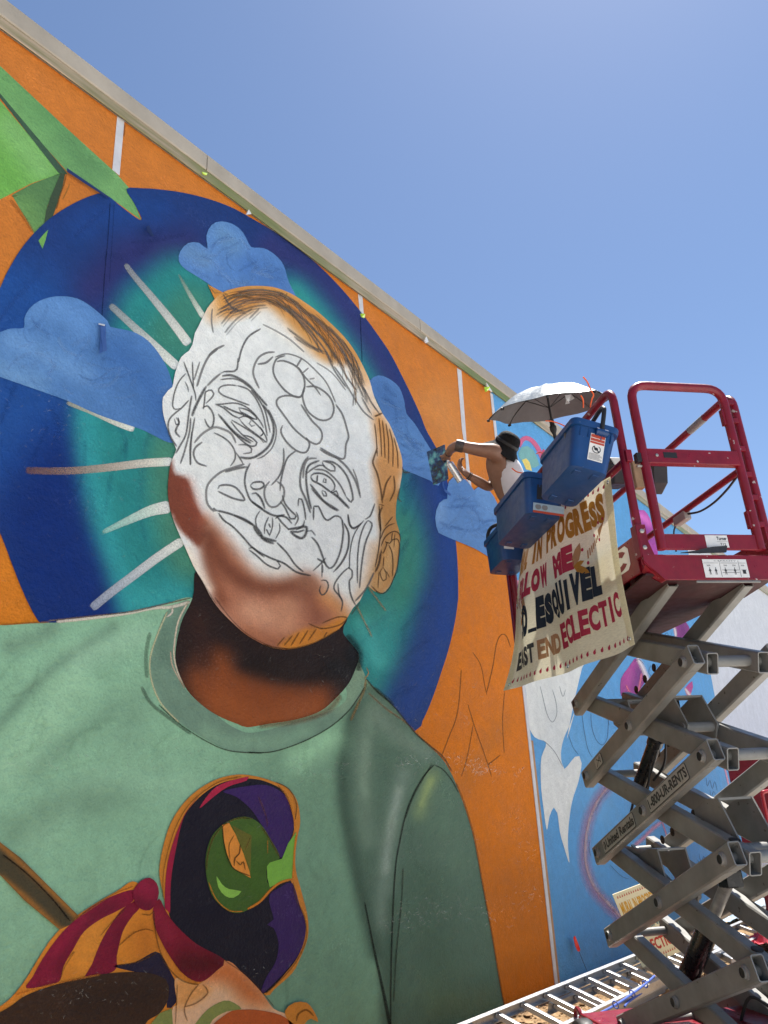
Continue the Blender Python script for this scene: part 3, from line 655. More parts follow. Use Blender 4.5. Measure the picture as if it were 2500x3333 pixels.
# sprayed and pencilled contour lines on the face
def sk(txt, w=6.5, v=112, st=.9, crop='c4', soft=.5):
    return (P(crop, txt), w * 1.4, (v - 4, v - 4, v - 1), st, soft)
E1 = """335,210 290,290 245,380 210,470|15|84;200,480 190,600 150,760 110,880|10|116;235,480 215,600 195,740 200,890|9|104;160,100 100,170 60,270 45,380 70,410 110,400|8|96;140,0 170,80 210,190 240,280 245,340|8|80;215,0 220,120 225,230|8|88;280,0 250,90 230,160|9|132;150,170 175,220 180,260|7|110;210,290 185,440 160,620 110,720 70,790|10|104;185,330 130,390 70,440 20,490 5,560 30,650 80,730|9|98;75,480 100,520 70,600 110,650|11|90;60,490 75,540 100,540 95,480|8|92;460,100 490,85 580,80 605,40 605,-30|10|92;340,210 400,150 460,100|12|122;470,125 540,115 620,145 700,200 770,280 860,380|13|88;455,155 560,145 640,170 720,230|9|112;720,240 790,330 840,420 870,540 885,610|9|112;820,370 880,450 915,560 905,660 860,740 770,810 700,830 620,820|13|88;870,410 930,540 935,640 900,740 830,810 770,835|8|124;600,205 520,200 460,215 440,250 480,290 560,320 640,350 710,375|9|112;600,205 690,235 750,300 800,390 830,480 860,640|9|112;410,365 470,365 560,355 640,370 720,420 790,500 830,570|8|98;420,370 480,395 560,460 620,485|9|88;480,380 560,420 640,450 740,490|10|82;610,395 640,400 700,420 760,470 770,495 740,490 680,455 630,430 615,400|9|82;610,490 650,470 700,480 780,550 825,610 800,640|8|88;620,490 640,520 680,560 760,620 850,690|8|90;720,505 705,530 725,555 755,545|10|86;435,450 480,500 540,570 620,640 720,700|13|80;550,500 620,540 700,590 800,660 830,700|8|102;545,510 590,570 660,640 740,690|8|98;490,520 600,640 700,720 760,720 770,695 720,650 650,630|9|88;830,690 855,690 850,650 800,560|8|88;800,640 825,620|7|90;310,410 320,330 330,260 380,245 400,275 380,310 330,360|9|106;300,400 340,380 380,420 400,480 390,550 370,570 340,540 320,490|10|96;300,690 240,740 225,800 260,870 340,899|11|112;400,610 480,650 540,700 580,770 580,840 540,899|9|106;230,700 300,620 400,565 480,580 550,620 590,700|12|140;590,780 630,840 655,885|9|96;610,715 680,715 725,750 720,780 650,790|9|112;210,600 200,760 195,890|9|110"""
E2 = """350,0 350,100 320,200 260,270|8|112;440,20 380,70 350,150 330,240 325,310|8|102;110,110 80,170 70,250 90,330 120,385 200,440|9|96;110,270 130,250 190,245 210,270 180,295 130,295 110,270|9|86;120,330 150,325 190,370 215,440|10|82;120,385 180,430 240,470 300,490 360,480|10|84;250,240 215,290 215,360 250,420 300,420 345,370 355,310 340,270 300,240|9|126;325,385 360,430 400,510 430,510 440,490 400,450 360,400 340,340|8|92;290,510 320,490 370,500 410,545|9|82;300,490 340,540 390,590|9|96;380,585 430,580 480,570 515,570 510,620 480,650 430,630 395,600|12|74;440,460 455,510 430,560|8|112;500,520 490,560 440,590|9|92;520,600 550,595 580,630|9|112;400,600 450,605 500,590|10|78;455,420 460,365 480,370 500,440 510,520|8|96;530,60 490,120 470,210 475,290 510,370 545,470|10|116;610,90 540,120 515,170 515,260 530,360 550,440|10|92;590,75 530,80 500,130 490,220|9|132;515,185 560,150 610,125 650,130|8|112;570,155 640,160 700,200 760,270 800,350|8|112;630,100 640,130 690,165 720,165 720,140 690,110 650,100|8|102;630,95 700,100 760,140 810,210 840,300 850,370 835,390 800,350|9|98;720,60 800,130 860,220 890,300 905,360|10|126;610,10 680,50 760,80|9|112;850,150 880,230 900,330|7|142;545,205 570,185 630,185 690,220 720,270 715,300 690,315|8|82;545,205 560,235 610,260 660,295 700,325|9|78;595,195 590,245|8|82;640,220 635,245 655,250 655,225 640,220|8|78;690,315 740,350 780,390 825,435|12|72;700,325 730,310 745,345|8|68;540,260 590,320 640,380 700,420 750,450|9|88;550,290 610,360 680,420 740,455|8|98;625,310 640,345 660,345 650,315 625,305|8|98;565,520 570,420 600,420 640,500 670,520 720,490 760,500 780,540|8|88;770,520 780,600 760,740 710,850 660,850 600,700 550,640|9|98;785,540 820,620 815,720 770,820 720,880|8|118;590,795 650,830|9|88;655,790 600,850 560,886|7|104;630,840 630,900|8|122;815,480 830,560 860,580 910,540|8|104;-10,485 80,520 160,580 200,640|10|84"""
E3 = """165,180 210,240 280,290 360,370 430,450 500,500 600,550 700,590 800,660 920,690|10|82;150,160 240,180 330,215 450,280|11|94;450,290 500,360 560,390 640,410|14|72;640,420 720,500 790,600 860,660|10|92;410,470 440,460 500,510 540,540|9|88;415,480 480,530 560,600 650,635 670,610 640,570|9|92;510,380 560,410 620,430|13|70;505,160 470,220 475,290 500,350|8|112;575,210 545,280 540,350|8|98;605,215 605,290 580,370|8|98;575,265 590,300|8|82;555,310 580,360|8|82;660,260 665,320 630,390|8|122;120,140 150,165|12|128"""
E4 = """500,160 550,130 580,60 600,0|11|92;530,170 490,230 450,350 430,500 425,650 425,800|10|98;530,170 570,200 560,260 510,380 480,520 460,680 445,850|11|98;490,170 420,260 375,360 350,500 345,660|8|84;330,105 340,190 380,245 440,220|11|94;290,200 330,280 335,400 310,520 250,620 180,690|9|112;345,640 290,680 215,770 190,850 240,920 280,980|10|94;330,640 370,670 370,740 345,770 350,880 380,970 410,1020|11|94;230,800 240,900 275,990 260,1080|10|94;60,770 110,770 135,820 110,890 70,915 45,870 60,820|10|94;70,590 70,740|9|124;590,690 540,800 490,880 400,980|12|112"""
S = []
for cr_, txt in (('e1', E1), ('e2', E2), ('e3', E3), ('e4', E4)):
    sc_ = CROP[cr_][2]
    for it in txt.split(';'):
        p_, w_, v_ = it.split('|'); v_ = int(v_); S.append((P(cr_, p_), float(w_) * sc_ * 2.3, (v_ - 12, v_ - 12, v_ - 9), .9, .6))
S += [sk(a, w, v) for a, w, v in (('400,400 330,440 280,520 240,640', 7, 120), ('310,460 360,420', 8, 114), ('610,305 540,350 500,420 480,500', 6, 98), ('330,190 325,260 335,330', 5, 130), ('690,440 640,445 590,480 565,560 600,650', 6.5, 122), ('590,510 640,500 680,465', 7, 112), ('750,460 700,480 680,540 700,600 760,670 830,700 860,650 855,580 810,520 740,490 700,495', 6, 108), ('690,470 760,450 850,480 930,550 990,620 1040,730', 4.5, 122), ('860,640 850,700 880,780 950,830 1010,820 1030,760 1000,690 930,640 870,640', 6, 112), ('825,525 870,590 920,640 955,690', 5, 112), ('845,475 815,525', 6, 120), ('885,530 850,560', 5, 140), ('920,590 890,595', 5, 150), ('840,700 760,690 710,705 700,740 740,800 800,880 870,940 930,970 960,940 955,890 900,830 840,740', 6, 116), ('735,860 725,900 760,960 820,1010 870,1015 890,970 870,930', 6, 110),
      ('1040,740 1080,800 1105,880 1115,930 1100,970 1090,1050 1040,1040 950,990', 6, 116), ('1150,660 1140,750', 5, 140), ('515,1085 450,1105 380,1130 320,1180 295,1230 300,1310 340,1360', 7, 130), ('530,1100 470,1110 400,1130', 8, 112), ('360,1230 370,1210 420,1205 470,1225 515,1290 460,1285 400,1260 360,1240', 6.5, 108), ('1030,520 1080,590 1140,690 1200,780 1260,830', 5, 126), ('620,280 700,320 780,370 860,440', 5, 150), ('930,500 1020,560 1100,660', 4, 150))]
strokes('pencilled_contours', S, 15, wall, 'grey sprayed and pencilled contour lines of the unfinished face')['kind'] = 'stuff'
# hair strands and brown sketch lines at ear and temple
Hs = []
for a in ['390,105 440,180 520,210', '400,160 520,90 700,95 830,160', '380,190 520,120 720,120 880,210 1010,320', '420,200 560,140 700,150 850,250 980,380 1040,480', '360,200 480,150 620,140', '430,220 560,180 640,170', '640,140 760,200 880,320 960,440', '700,150 840,260 960,400 1020,500', '760,170 900,290 1010,420 1080,520', '820,180 940,270 1060,400 1130,520', '900,220 1010,310 1110,440 1170,560', '1000,290 1090,390 1160,500 1200,620', '760,300 840,360 940,430', '800,350 880,400 980,440', '980,430 1030,540 1100,640', '1030,440 1090,560 1160,660', '1090,470 1150,590 1200,700', '1130,500 1190,620 1220,730', '1060,410 1140,540 1200,660', '470,95 600,80 740,105', '560,190 470,250 400,330', '600,190 540,250', '500,170 440,210 380,280', '350,230 400,200 470,190', '1200,640 1240,720 1290,790', '1190,700 1240,790']:
    Hs.append(sk(a, 6, 92, .55))
    Hs.append(sk(' '.join('%d,%d' % (int(t.split(',')[0]) + 10, int(t.split(',')[1]) + 14) for t in a.split()), 4, 110, .4))
rgh = random.Random(21)
hair_out = smooth_path(P('c4', '330,160 400,100 520,66 680,72 800,115 900,185 1010,280 1100,375 1170,480 1220,600 1262,710 1320,810'), n=10)
for k in range(95):      # loose strands following the crop of the hair and spiking into the white
    i0 = rgh.randrange(4, len(hair_out) - 24); L = rgh.randrange(10, 22); ins0 = rgh.uniform(4, 58); dr_ = rgh.uniform(6, 46)
    pts = []
    for j in range(0, L, 3):
        p = np.array(hair_out[i0 + j]); t = np.array(hair_out[i0 + j + 1]) - np.array(hair_out[i0 + j - 1]); nn = np.array((-t[1], t[0])) / (np.hypot(*t) or 1)
        f = j / L; pts.append(tuple(p + nn * (ins0 + dr_ * f * f) * min(1.0, .25 + i0 / 40)))
    Hs.append((pts, rgh.uniform(2.6, 4.6), rgh.choice([(112, 88, 58), (96, 76, 54), (150, 104, 54), (128, 120, 112)]), rgh.uniform(.35, .7), .5))
BR = (92, 66, 38)
for a, w in [('1265,810 1310,790', 5), ('1290,820 1300,920 1305,1040', 3.5), ('1310,830 1320,930 1325,1050', 3.5), ('1330,850 1345,950 1345,1080', 3.5), ('1350,880 1370,970 1370,1100', 3.5), ('1375,930 1395,1010 1400,1110', 3.5), ('1265,850 1275,940 1280,1040', 3.5), ('1280,990 1260,1050 1255,1080 1280,1140 1300,1230 1310,1310', 5), ('1310,1330 1290,1380 1300,1470', 6), ('1360,1150 1330,1200 1310,1290', 5), ('1375,1150 1380,1230 1350,1300', 4.5),
             ('1425,1100 1432,1130 1470,1130', 4), ('1410,1220 1400,1280 1420,1300', 4)]:
    Hs.append((P('c4', a), w * 1.5, BR, .85, .45))
for it in "655,360 690,270 740,220 800,200|10;780,130 700,230|9;660,430 700,340 770,285 820,285 850,320 855,380|10;660,460 680,500 720,400 705,380 745,400 780,360 820,355 845,400 840,500 820,660 790,740 740,850 680,900 620,880 560,820|10;735,410 770,490 780,600 775,730|9;775,290 765,370|8;800,300 790,440|7;690,530 680,640|8;680,640 650,690 680,775 710,760 710,690 680,640|9;640,680 630,850|8;660,480 640,600 600,690|18;715,680 745,740|7;640,20 655,200 650,350 630,500 600,640|11;640,10 690,20 660,30|12".split(';'):
    p_, w_ = it.split('|'); Hs.append((P('e4', p_), float(w_) * .33 * 1.6, (60, 46, 32), .85, .5))
for a in ['745,2080 700,2130', '790,2070 740,2130', '830,2050 780,2130', '880,2040 830,2120', '930,2030 880,2100', '990,2050 970,2080', '880,2000 960,2030 1060,2010 1105,1970 1050,1965 960,2000', '1180,1880 1130,1950', '620,2120 700,2145 800,2143 900,2118 980,2080 1060,2035']:
    Hs.append((P('c4', a), 6, (84, 60, 34), .65, .4))
for a in ['1225,1790 1270,1850 1330,1930', '1160,1900 1210,2000 1250,2080', '390,95 440,130', '760,100 750,130', '310,60 345,100 380,95']:
    Hs.append((P('c4', a), 7, (150, 116, 70), .6, .4))
for a in ['340,1850 440,1980 540,2070 660,2130 760,2146', '250,1725 300,1810 350,1890']:
    Hs.append((P('c4', a), 6, (60, 30, 22), .5, .6))
strokes('hair_strokes', Hs, 16, wall, 'brown brushed hair strands and ear sketch of the portrait')['kind'] = 'stuff'
# orange hair tufts behind the head
paint('painted_tuft', P('c4', '305,50 390,95 345,135'), (196, 132, 60), 13, wall, None, 12, False)
# --- wrestler-masked puppet on the shirt
OR = (196, 122, 42)
paint('puppet_outline', P('c6', '795,640 772,500 806,330 858,218 936,128 1040,62 1150,33 1250,42 1340,70 1402,98 1448,160 1464,262 1452,330 1441,410 1442,500 1468,600 1500,730 1500,832 1462,935 1424,1005 1335,1085 1292,1115 1180,1000 900,900 820,800'), (188, 120, 44), 17, wall)
paint('puppet_body', P('c6', '660,560 560,606 440,676 320,758 248,830 196,905 118,1032 56,1112 -10,1168 -200,1300 -200,1500 880,1500 858,1180 852,1040 790,900 742,720'), OR, 17, wall, [('s', (206, 134, 52), 60, P('c6', '450,800 400,950'), .8), ('s', (176, 100, 30), 40, P('c6', '700,800 700,900'), .5)], 16)
paint('puppet_underlay', P('c6', '728,650 790,700 880,830 1040,960 1000,1070 900,1090 852,1080 790,930 742,780'), (190, 118, 44), 17.5, wall, None, 12, True)
paint('puppet_stick', P('c6', '-300,90 0,372 90,440 210,560 378,728 330,770 282,792 110,650 0,535 -300,260'), (66, 60, 44), 18, wall, [('s', (172, 110, 44), 12, P('c6', '-200,180 0,382 220,585 370,735'), .7), ('s', (160, 104, 44), 12, P('c6', '0,545 130,650 280,795'), .8)], 9, False)
paint('puppet_hood', P('c6', '820,722 815,560 836,400 880,262 950,162 1050,86 1160,55 1270,60 1380,110 1412,172 1432,272 1426,332 1380,430 1420,560 1428,622 1472,722 1487,802 1462,902 1402,992 1282,1106 1200,1022 1092,942 962,892 872,792'), (20, 17, 32), 18, wall, None, 12, True, 'black and purple wrestling mask of the painted puppet')
paint('puppet_purple', P('c6', '1085,115 1200,90 1300,85 1385,130 1412,192 1430,290 1372,440 1330,380 1292,312 1262,262 1220,202 1150,142'), (52, 30, 90), 19, wall)
paint('puppet_purple', P('c6', '1312,622 1372,580 1424,565 1462,680 1490,772 1470,882 1402,982 1275,1106 1292,1032 1340,952 1356,862 1332,785 1300,768 1332,742 1316,682'), (52, 30, 86), 19, wall)
MG = (140, 24, 56)
paint('puppet_stripe', P('c6', '798,688 806,500 840,360 900,220 965,138 892,240 852,400 827,560 822,712'), MG, 19, wall)
paint('puppet_stripe', P('c6', '968,198 1030,110 1100,70 1212,42 1200,62 1110,92 1040,140'), (160, 32, 66), 19, wall)
paint('puppet_face', P('c6', '998,500 1000,420 1030,332 1090,272 1160,241 1220,245 1272,282 1312,342 1362,440 1302,480 1300,560 1322,590 1262,650 1182,706 1110,702 1040,642 1010,572'), (60, 90, 34), 20, wall, [('s', (72, 100, 36), 30, P('c6', '1120,320 1260,330'), .7)], 14, True, 'green face of the painted puppet')
paint('puppet_eye', P('c6', '1078,280 1112,270 1142,322 1177,392 1202,452 1218,540 1132,492 1102,422 1086,352'), (206, 132, 54), 21, wall, None, 12, False)
paint('puppet_eyelid', P('c6', '1128,282 1222,332 1216,520 1182,420 1150,342'), (92, 92, 34), 22, wall, None, 12, False)
paint('puppet_smile', P('c6', '1050,530 1077,570 1112,594 1172,604 1134,636 1092,627 1060,586'), (128, 176, 76), 21, wall)
paint('puppet_beak', P('c6', '1298,482 1312,464 1372,445 1402,370 1442,314 1432,420 1420,542 1362,560 1312,586 1300,540'), (112, 164, 66), 21, wall, None, 12, False)
RS = (120, 20, 50)
paint('puppet_scarf_tail', P('c6', '650,598 560,620 450,672 360,742 280,822 200,932 150,1022 118,1078 240,1062 284,1040 302,970 352,882 402,802 482,742 562,702 642,652'), RS, 18, wall, [('s', (92, 14, 40), 20, P('c6', '560,670 440,740 340,850 280,980'), .6), ('s', (142, 28, 62), 18, P('c6', '400,740 260,900'), .5)], 12)
paint('puppet_scarf_tail', P('c6', '664,648 592,690 530,772 480,862 440,962 408,1034 552,992 562,922 592,802 642,722 672,690'), (112, 18, 46), 18, wall, [('s', (92, 12, 38), 20, P('c6', '600,760 560,900'), .6)], 12)
paint('puppet_scarf_band', P('c6', '738,690 768,640 802,702 852,772 952,862 1088,940 1052,992 972,1048 890,1012 820,922 770,832 742,762'), (112, 16, 40), 21, wall, [('s', (70, 6, 16), 44, P('c6', '900,960 1040,960'), .85), ('s', (136, 30, 58), 24, P('c6', '760,720 820,820'), .6)], 12)
paint('puppet_scarf_knot', P('c6', '640,602 680,552 722,538 756,565 767,612 752,662 722,697 680,692 650,662'), RS, 22, wall, [('s', (140, 28, 62), 22, P('c6', '690,580 730,600'), .6), ('s', (84, 12, 36), 18, P('c6', '660,660 720,680'), .6)], 10)
paint('puppet_belly', P('c6', '548,972 650,952 752,900 792,932 832,1012 854,1062 852,1150 808,1175 806,1060 700,1012'), (32, 26, 50), 18, wall)
paint('puppet_arm', P('c6', '850,1030 960,1062 1092,946 1182,1008 1262,1088 1332,1180 1402,1222 1420,1400 836,1400 838,1170 858,1160'), (212, 172, 140), 19, wall, [('p', (182, 98, 48), 40, P('c6', '980,1040 1092,930 1200,1000 1310,1150 1200,1150 1100,1060'), .9), ('p', (206, 140, 74), 20, P('c6', '850,1030 1000,1070 1010,1110 900,1170 850,1160'), .8)], 12)
paint('puppet_brown', P('c6', '-300,1330 0,1190 120,1112 300,1050 450,1016 600,1000 722,1005 802,1036 817,1072 810,1140 770,1202 700,1256 690,1400 -300,1500'), (54, 36, 26), 20, wall, [('s', (40, 26, 20), 60, P('c6', '400,1150 700,1100'), .6)], 18)
paint('puppet_leaf', P('c6', '920,1300 990,1198 1060,1150 1112,1140 1172,1180 1102,1192 1032,1232 990,1300'), (124, 132, 74), 21, wall)
paint('puppet_leaf', P('c6', '690,1300 770,1202 830,1178 838,1300'), (124, 132, 74), 21, wall, None, 12, False)
paint('puppet_rust', P('c6', '1030,1300 1100,1202 1182,1183 1282,1190 1382,1220 1430,1300'), (168, 82, 38), 22, wall)
paint('puppet_hook', P('c6', '1384,1192 1430,1150 1492,1150 1532,1200 1548,1244 1512,1228 1480,1256 1440,1340 1410,1260'), (190, 122, 46), 22, wall)
OL = (96, 62, 24)
strokes('puppet_lines', [(P('c6', a), w, c, s, .4) for a, w, c, s in [
    ('1200,692 1262,655 1312,600 1362,562 1420,545', 10, OR, .95), ('1430,270 1442,180 1405,105 1340,70', 5, OL, .8), ('1440,330 1430,420 1425,540', 7, OR, .9), ('1425,560 1440,640 1480,730 1490,830 1450,930 1390,1010 1290,1105', 6, OL, .6), ('1380,110 1420,200 1435,285', 8, OR, .8), ('1350,85 1400,150 1425,240', 5, (150, 96, 40), .8),
    ('785,640 790,500 830,340 885,220 955,140 1060,70 1170,42', 5, OL, .6), ('1000,500 1005,430 1035,340 1090,277 1160,246 1222,250', 5, OL, .7), ('1270,290 1310,350 1360,440', 5, OL, .7), ('1010,560 1045,640 1110,698 1180,702', 5, OR, .7), ('1078,285 1090,400 1130,490 1215,530', 5, (60, 46, 20), .85), ('1135,330 1110,380 1115,450', 4, OL, .8), ('1165,375 1160,420 1140,440 1135,480', 6, (60, 46, 26), .9), ('1145,455 1165,475 1180,460 1190,500', 6, (60, 46, 26), .9), ('1190,400 1215,340', 4, (120, 90, 40), .7),
    ('1255,140 1290,230 1300,290', 4, (120, 70, 40), .6), ('1300,350 1300,420', 3, OR, .7), ('0,425 120,520 240,640 330,750', 7, (16, 14, 12), .9), ('570,870 640,810 700,790 740,800', 6, OL, .7), ('740,700 745,780 765,880 800,960 850,1020 900,1050 960,1060', 6, OL, .7), ('565,965 660,950 755,905', 5, OL, .7), ('320,930 350,900 300,980 280,1040', 6, OL, .5), ('960,1060 920,1110 890,1180 905,1240', 6, OL, .7), ('980,1060 1005,1100 950,1150 890,1170', 6, OL, .7), ('855,1060 850,1180 845,1256', 5, OL, .6), ('680,715 720,720 740,700', 6, OL, .7),
    ('1440,1240 1450,1205 1490,1185 1525,1215', 8, OL, .7), ('60,1110 200,1070 330,1040 480,1010', 8, (176, 108, 40), .6), ('640,580 540,620 430,690 340,750', 6, (150, 92, 40), .6), ('1090,945 1180,1005 1265,1090 1330,1170', 5, (110, 62, 36), .6), ('480,820 530,760 600,690', 5, OL, .6)]], 24, wall, 'brown brush outlines of the puppet')['kind'] = 'stuff'
# --- pencil lines on the orange field
strokes_each('pencil_line', [(P('c7', a), w, (92, 62, 30), .7, .45) for a, w in [('985,862 1020,770 1055,680 1072,580 1082,430', 4.5), ('1082,970 1110,880 1142,710', 4), ('1115,605 1150,720 1200,860 1235,970', 4), ('1140,345 1180,410 1200,510 1212,562', 3.5), ('1210,545 1240,420 1260,300 1285,255 1310,265 1330,320', 4.5), ('1300,540 1290,690 1298,850', 3.5), ('1210,915 1280,860', 5)]], 2, wall, 'thin dark pencil lines on the orange field')
# --- right-hand mural on blue
paint('painted_flame', P('h', '285,1700 620,1700 600,1790 560,1960 515,2190', 'i', '560,140 530,222 495,302 480,382 486,440 500,472 560,402 585,398 598,440 580,542 545,652 525,782 520,902 528,1006 500,922 475,832 460,722 440,690 415,742 400,818 382,702 370,602 365,502 370,402 396,322 330,290 290,200 284,60'), (198, 202, 208), 3, wall, [('s', (180, 186, 196), 40, P('i', '430,150 460,420'), .5)], 12, True, 'pale grey painted flame shape on the blue field')
PK = (206, 132, 150)
strokes_each('painted_glow_line', [(P('i', '790,520 740,580 680,662 632,782 612,922 622,1042 672,1162 762,1262 850,1345'), 56, (176, 104, 128), .6, .98), (P('i', '770,550 690,650 640,770 620,910 628,1030 676,1150 764,1250 840,1335'), 17, (236, 206, 216), .85, .9)], 4, wall, 'pink airbrushed glow line on the blue field')
MGT = (132, 52, 128)
paint('painted_petal', P('t', '130,985 200,880 270,780 305,772 332,850 402,962 332,1092 302,1152 200,1176 130,1165'), MGT, 3, wall, [('s', (168, 72, 150), 26, P('t', '230,860 220,1000'), .8), ('s', (90, 40, 110), 20, P('t', '320,900 300,1060'), .6)], 9)
paint('painted_petal', P('t', '680,428 790,378 832,440 852,492 812,572 702,560'), (128, 44, 122), 3, wall, [('s', (90, 34, 100), 14, P('t', '760,420 780,540'), .7)], 9)
paint('painted_petal', P('t', '798,1082 870,1010 878,1072 832,1192 802,1132'), (160, 60, 130), 3, wall)
paint('painted_petal', P('g', '190,1305 250,1325 320,1330 372,1400 402,1500 445,1720 400,1800 330,1600 260,1560 215,1480'), (150, 62, 150), 3, wall, [('s', (206, 110, 196), 16, P('g', '230,1420 290,1380 360,1440'), .8), ('s', (96, 36, 110), 16, P('g', '300,1500 350,1560'), .6)], 9)
strokes_each('painted_glow_line', [(P('t', a), w, c, s, .85) for a, w, c, s in [('300,770 345,850 380,930 420,1020', 22, (236, 210, 222), .95), ('340,930 330,1020 300,1150', 12, (220, 120, 150), .8), ('180,1050 220,1130 250,1180', 10, (226, 120, 150), .8), ('790,1080 850,1170 890,1230 990,1335', 16, (240, 206, 214), .9), ('665,420 690,480 700,570', 14, (236, 210, 224), .9), ('860,1190 930,1260 1000,1330', 22, (220, 120, 130), .5)]], 4, wall, 'pink and white airbrushed rim of the purple petals')
strokes_each('painted_glow_line', [(P('k', a), w, c, s, .85) for a, w, c, s in [('560,690 640,620 720,540 790,490', 22, (206, 140, 160), .7), ('785,480 820,580 850,700 905,980', 9, (200, 120, 140), .8), ('1285,-10 1310,80 1340,210', 9, (216, 150, 176), .9), ('1480,870 1495,960', 8, (200, 130, 150), .8)]], 4, wall, 'faint pink airbrushed lines behind the scissor arms')
paint('painted_ring_fill', P('z', '1395,520 1440,440 1520,420 1600,480 1650,580 1680,680 1560,720 1450,640'), (112, 162, 168), 3, wall)
paint('painted_ring_patch', P('z', '1445,612 1500,590 1545,640 1580,760 1500,740'), (216, 196, 112), 4, wall, None, 12, False)
strokes_each('painted_ring', [(P('z', '1405,440 1440,350 1500,315 1570,345 1630,410 1680,500 1730,620'), 17, (206, 100, 138), .95, .25), (P('h', '375,600 380,550 400,590'), 9, (206, 90, 120), .9)], 5, wall, 'pink painted ring beside the black hat')
paint('painted_spot', P('h', '215,1290 262,1290 262,1360 238,1340'), (206, 140, 160), 3, wall, None, 12, False)
PB = (60, 84, 120)
strokes('pencil_lines', [(P('j', a), 3.2, PB, .6, .4) for a in ['130,1150 150,1300 180,1450 215,1520', '205,1160 215,1280 250,1380 300,1420 340,1360 350,1220', '20,1330 60,1440 105,1500', '340,1180 355,1260', '700,760 680,830 720,860 760,800 740,760', '560,740 600,720 640,760', '780,480 800,530 830,500 850,540 870,500']]
        + [(P('k', a), 3, PB, .6, .4) for a in ['360,230 290,310 240,400', '200,640 190,700 205,775', '1150,130 1160,200 1180,150 1200,220 1220,160 1240,240', '1180,230 1190,290 1210,240 1230,280', '1090,750 1110,830 1130,770 1150,840 1170,790', '1080,800 1100,860', '360,840 450,930 520,960']]
        + [(P('i', a), 3.2, (110, 122, 136), .6, .4) for a in ['360,0 375,60 400,160 430,205 455,160 450,90 430,20', '470,0 490,60 505,20', '380,310 440,370 490,460']], 6, wall, 'thin pencil curves on the blue field')

# ------------------------------------------------------------------ text as printed shapes
def text_shape(body, size=1.0, bold=0.0, sx=1.0, shear=0.0):
    """flat letter outlines -> (verts 2-D, faces), left bottom at 0,0; returns width too"""
    cu = bpy.data.curves.new('lettering', 'FONT')
    cu.body = body; cu.size = size; cu.offset = bold; cu.resolution_u = 3; cu.shear = shear; cu.fill_mode = 'FRONT'
    o = bpy.data.objects.new('lettering', cu); COL.objects.link(o)
    bpy.context.view_layer.update()
    me = o.evaluated_get(bpy.context.evaluated_depsgraph_get()).to_mesh()
    v = [(p.co.x * sx, p.co.y) for p in me.vertices]; f = [tuple(q.vertices) for q in me.polygons]
    o.to_mesh_clear() if hasattr(o, 'to_mesh_clear') else None
    bpy.data.objects.remove(o); bpy.data.curves.remove(cu)
    x0 = min(p[0] for p in v); y0 = min(p[1] for p in v); x1 = max(p[0] for p in v); y1 = max(p[1] for p in v)
    return [((p[0] - x0), (p[1] - y0)) for p in v], f, x1 - x0, y1 - y0
def flat_text(mb, body, org, ux, uy, width, height, bold=0.02, mi=0):
    """letters fitted into width x height on the plane org + x*ux + y*uy"""
    v, f, w, h = text_shape(body, 1.0, bold)
    org = Vector(org); ux = Vector(ux); uy = Vector(uy)
    mb.add([org + ux * (x / w * width) + uy * (y / h * height) for x, y in v], f, mi)

# ------------------------------------------------------------------ scissor lift
K = 1.08
LA = Vector((-0.67336832, -0.73909015, 0.01791218)); LW = Vector((0.73926017, -0.67340107, 0.00504001)); LU = Vector((0.00833706, 0.01663554, 0.99982686))
LP = Vector((5.41292447, 2.38443327, 2.25638515))       # upper left pivot of the near scissor pair
U0 = LP.z / K                                             # local height of that pivot above the ground
LBASE = LP - LU * (U0 * K)
def frame(origin, s=1.0):
    return Matrix(((LA.x * s, LW.x * s, LU.x * s, origin.x), (LA.y * s, LW.y * s, LU.y * s, origin.y), (LA.z * s, LW.z * s, LU.z * s, origin.z), (0, 0, 0, 1)))
def q(l, w, u):
    """lift coordinates (l towards the camera, w to the right, u up from the pivot)"""
    return Vector((l * K, w * K, (u + U0) * K))
def qw(l, w, u):
    return LBASE + LA * (l * K) + LW * (w * K) + LU * ((u + U0) * K)
lift = empty('scissor_lift', frame(LBASE), 'raised scissor lift with dark red platform and grey crossed arms beside the mural', 'scissor lift')
lp = dict(parent=lift, keep=False)
S_, DZ = 1.3774, 0.45903
arm_h, arm_w, t_ = 0.108 * K, 0.064 * K, 0.006
Wn = [(0.0, 0.064), (0.080, 0.144), (0.366, 0.430), (0.446, 0.510)]
for k in range(5):
    for side in (0, 1):
        w_o = sum(Wn[0] if side == 0 else Wn[3]) / 2; w_i = sum(Wn[1] if side == 0 else Wn[2]) / 2
        pl = q(0, w_o, -k * DZ); prr = q(S_, w_o, -(k - 1) * DZ); d = (prr - pl).normalized()
        e0, e1 = pl - d * 0.075, prr + d * 0.085
        if k == 0: e1 = pl + (prr - pl) * 0.985
        MB().hollow(e0, e1, (0, 1, 0), arm_h, arm_w, t_).build('scissor_arm', M['grey'], **lp)
        pl = q(0, w_i, -(k - 1) * DZ); prr = q(S_, w_i, -k * DZ); d = (prr - pl).normalized()
        e0, e1 = pl - d * 0.075, prr + d * 0.085
        if k == 0: e0 = pl + (prr - pl) * 0.03
        MB().hollow(e0, e1, (0, 1, 0), arm_h, arm_w, t_).build('scissor_arm', M['grey'], **lp)
def pin(l, u, w0, w1, r, mat, name):
    MB().tube([q(l, w0, u), q(l, w1, u)], r, 20).build(name, mat, smooth=True, **lp)
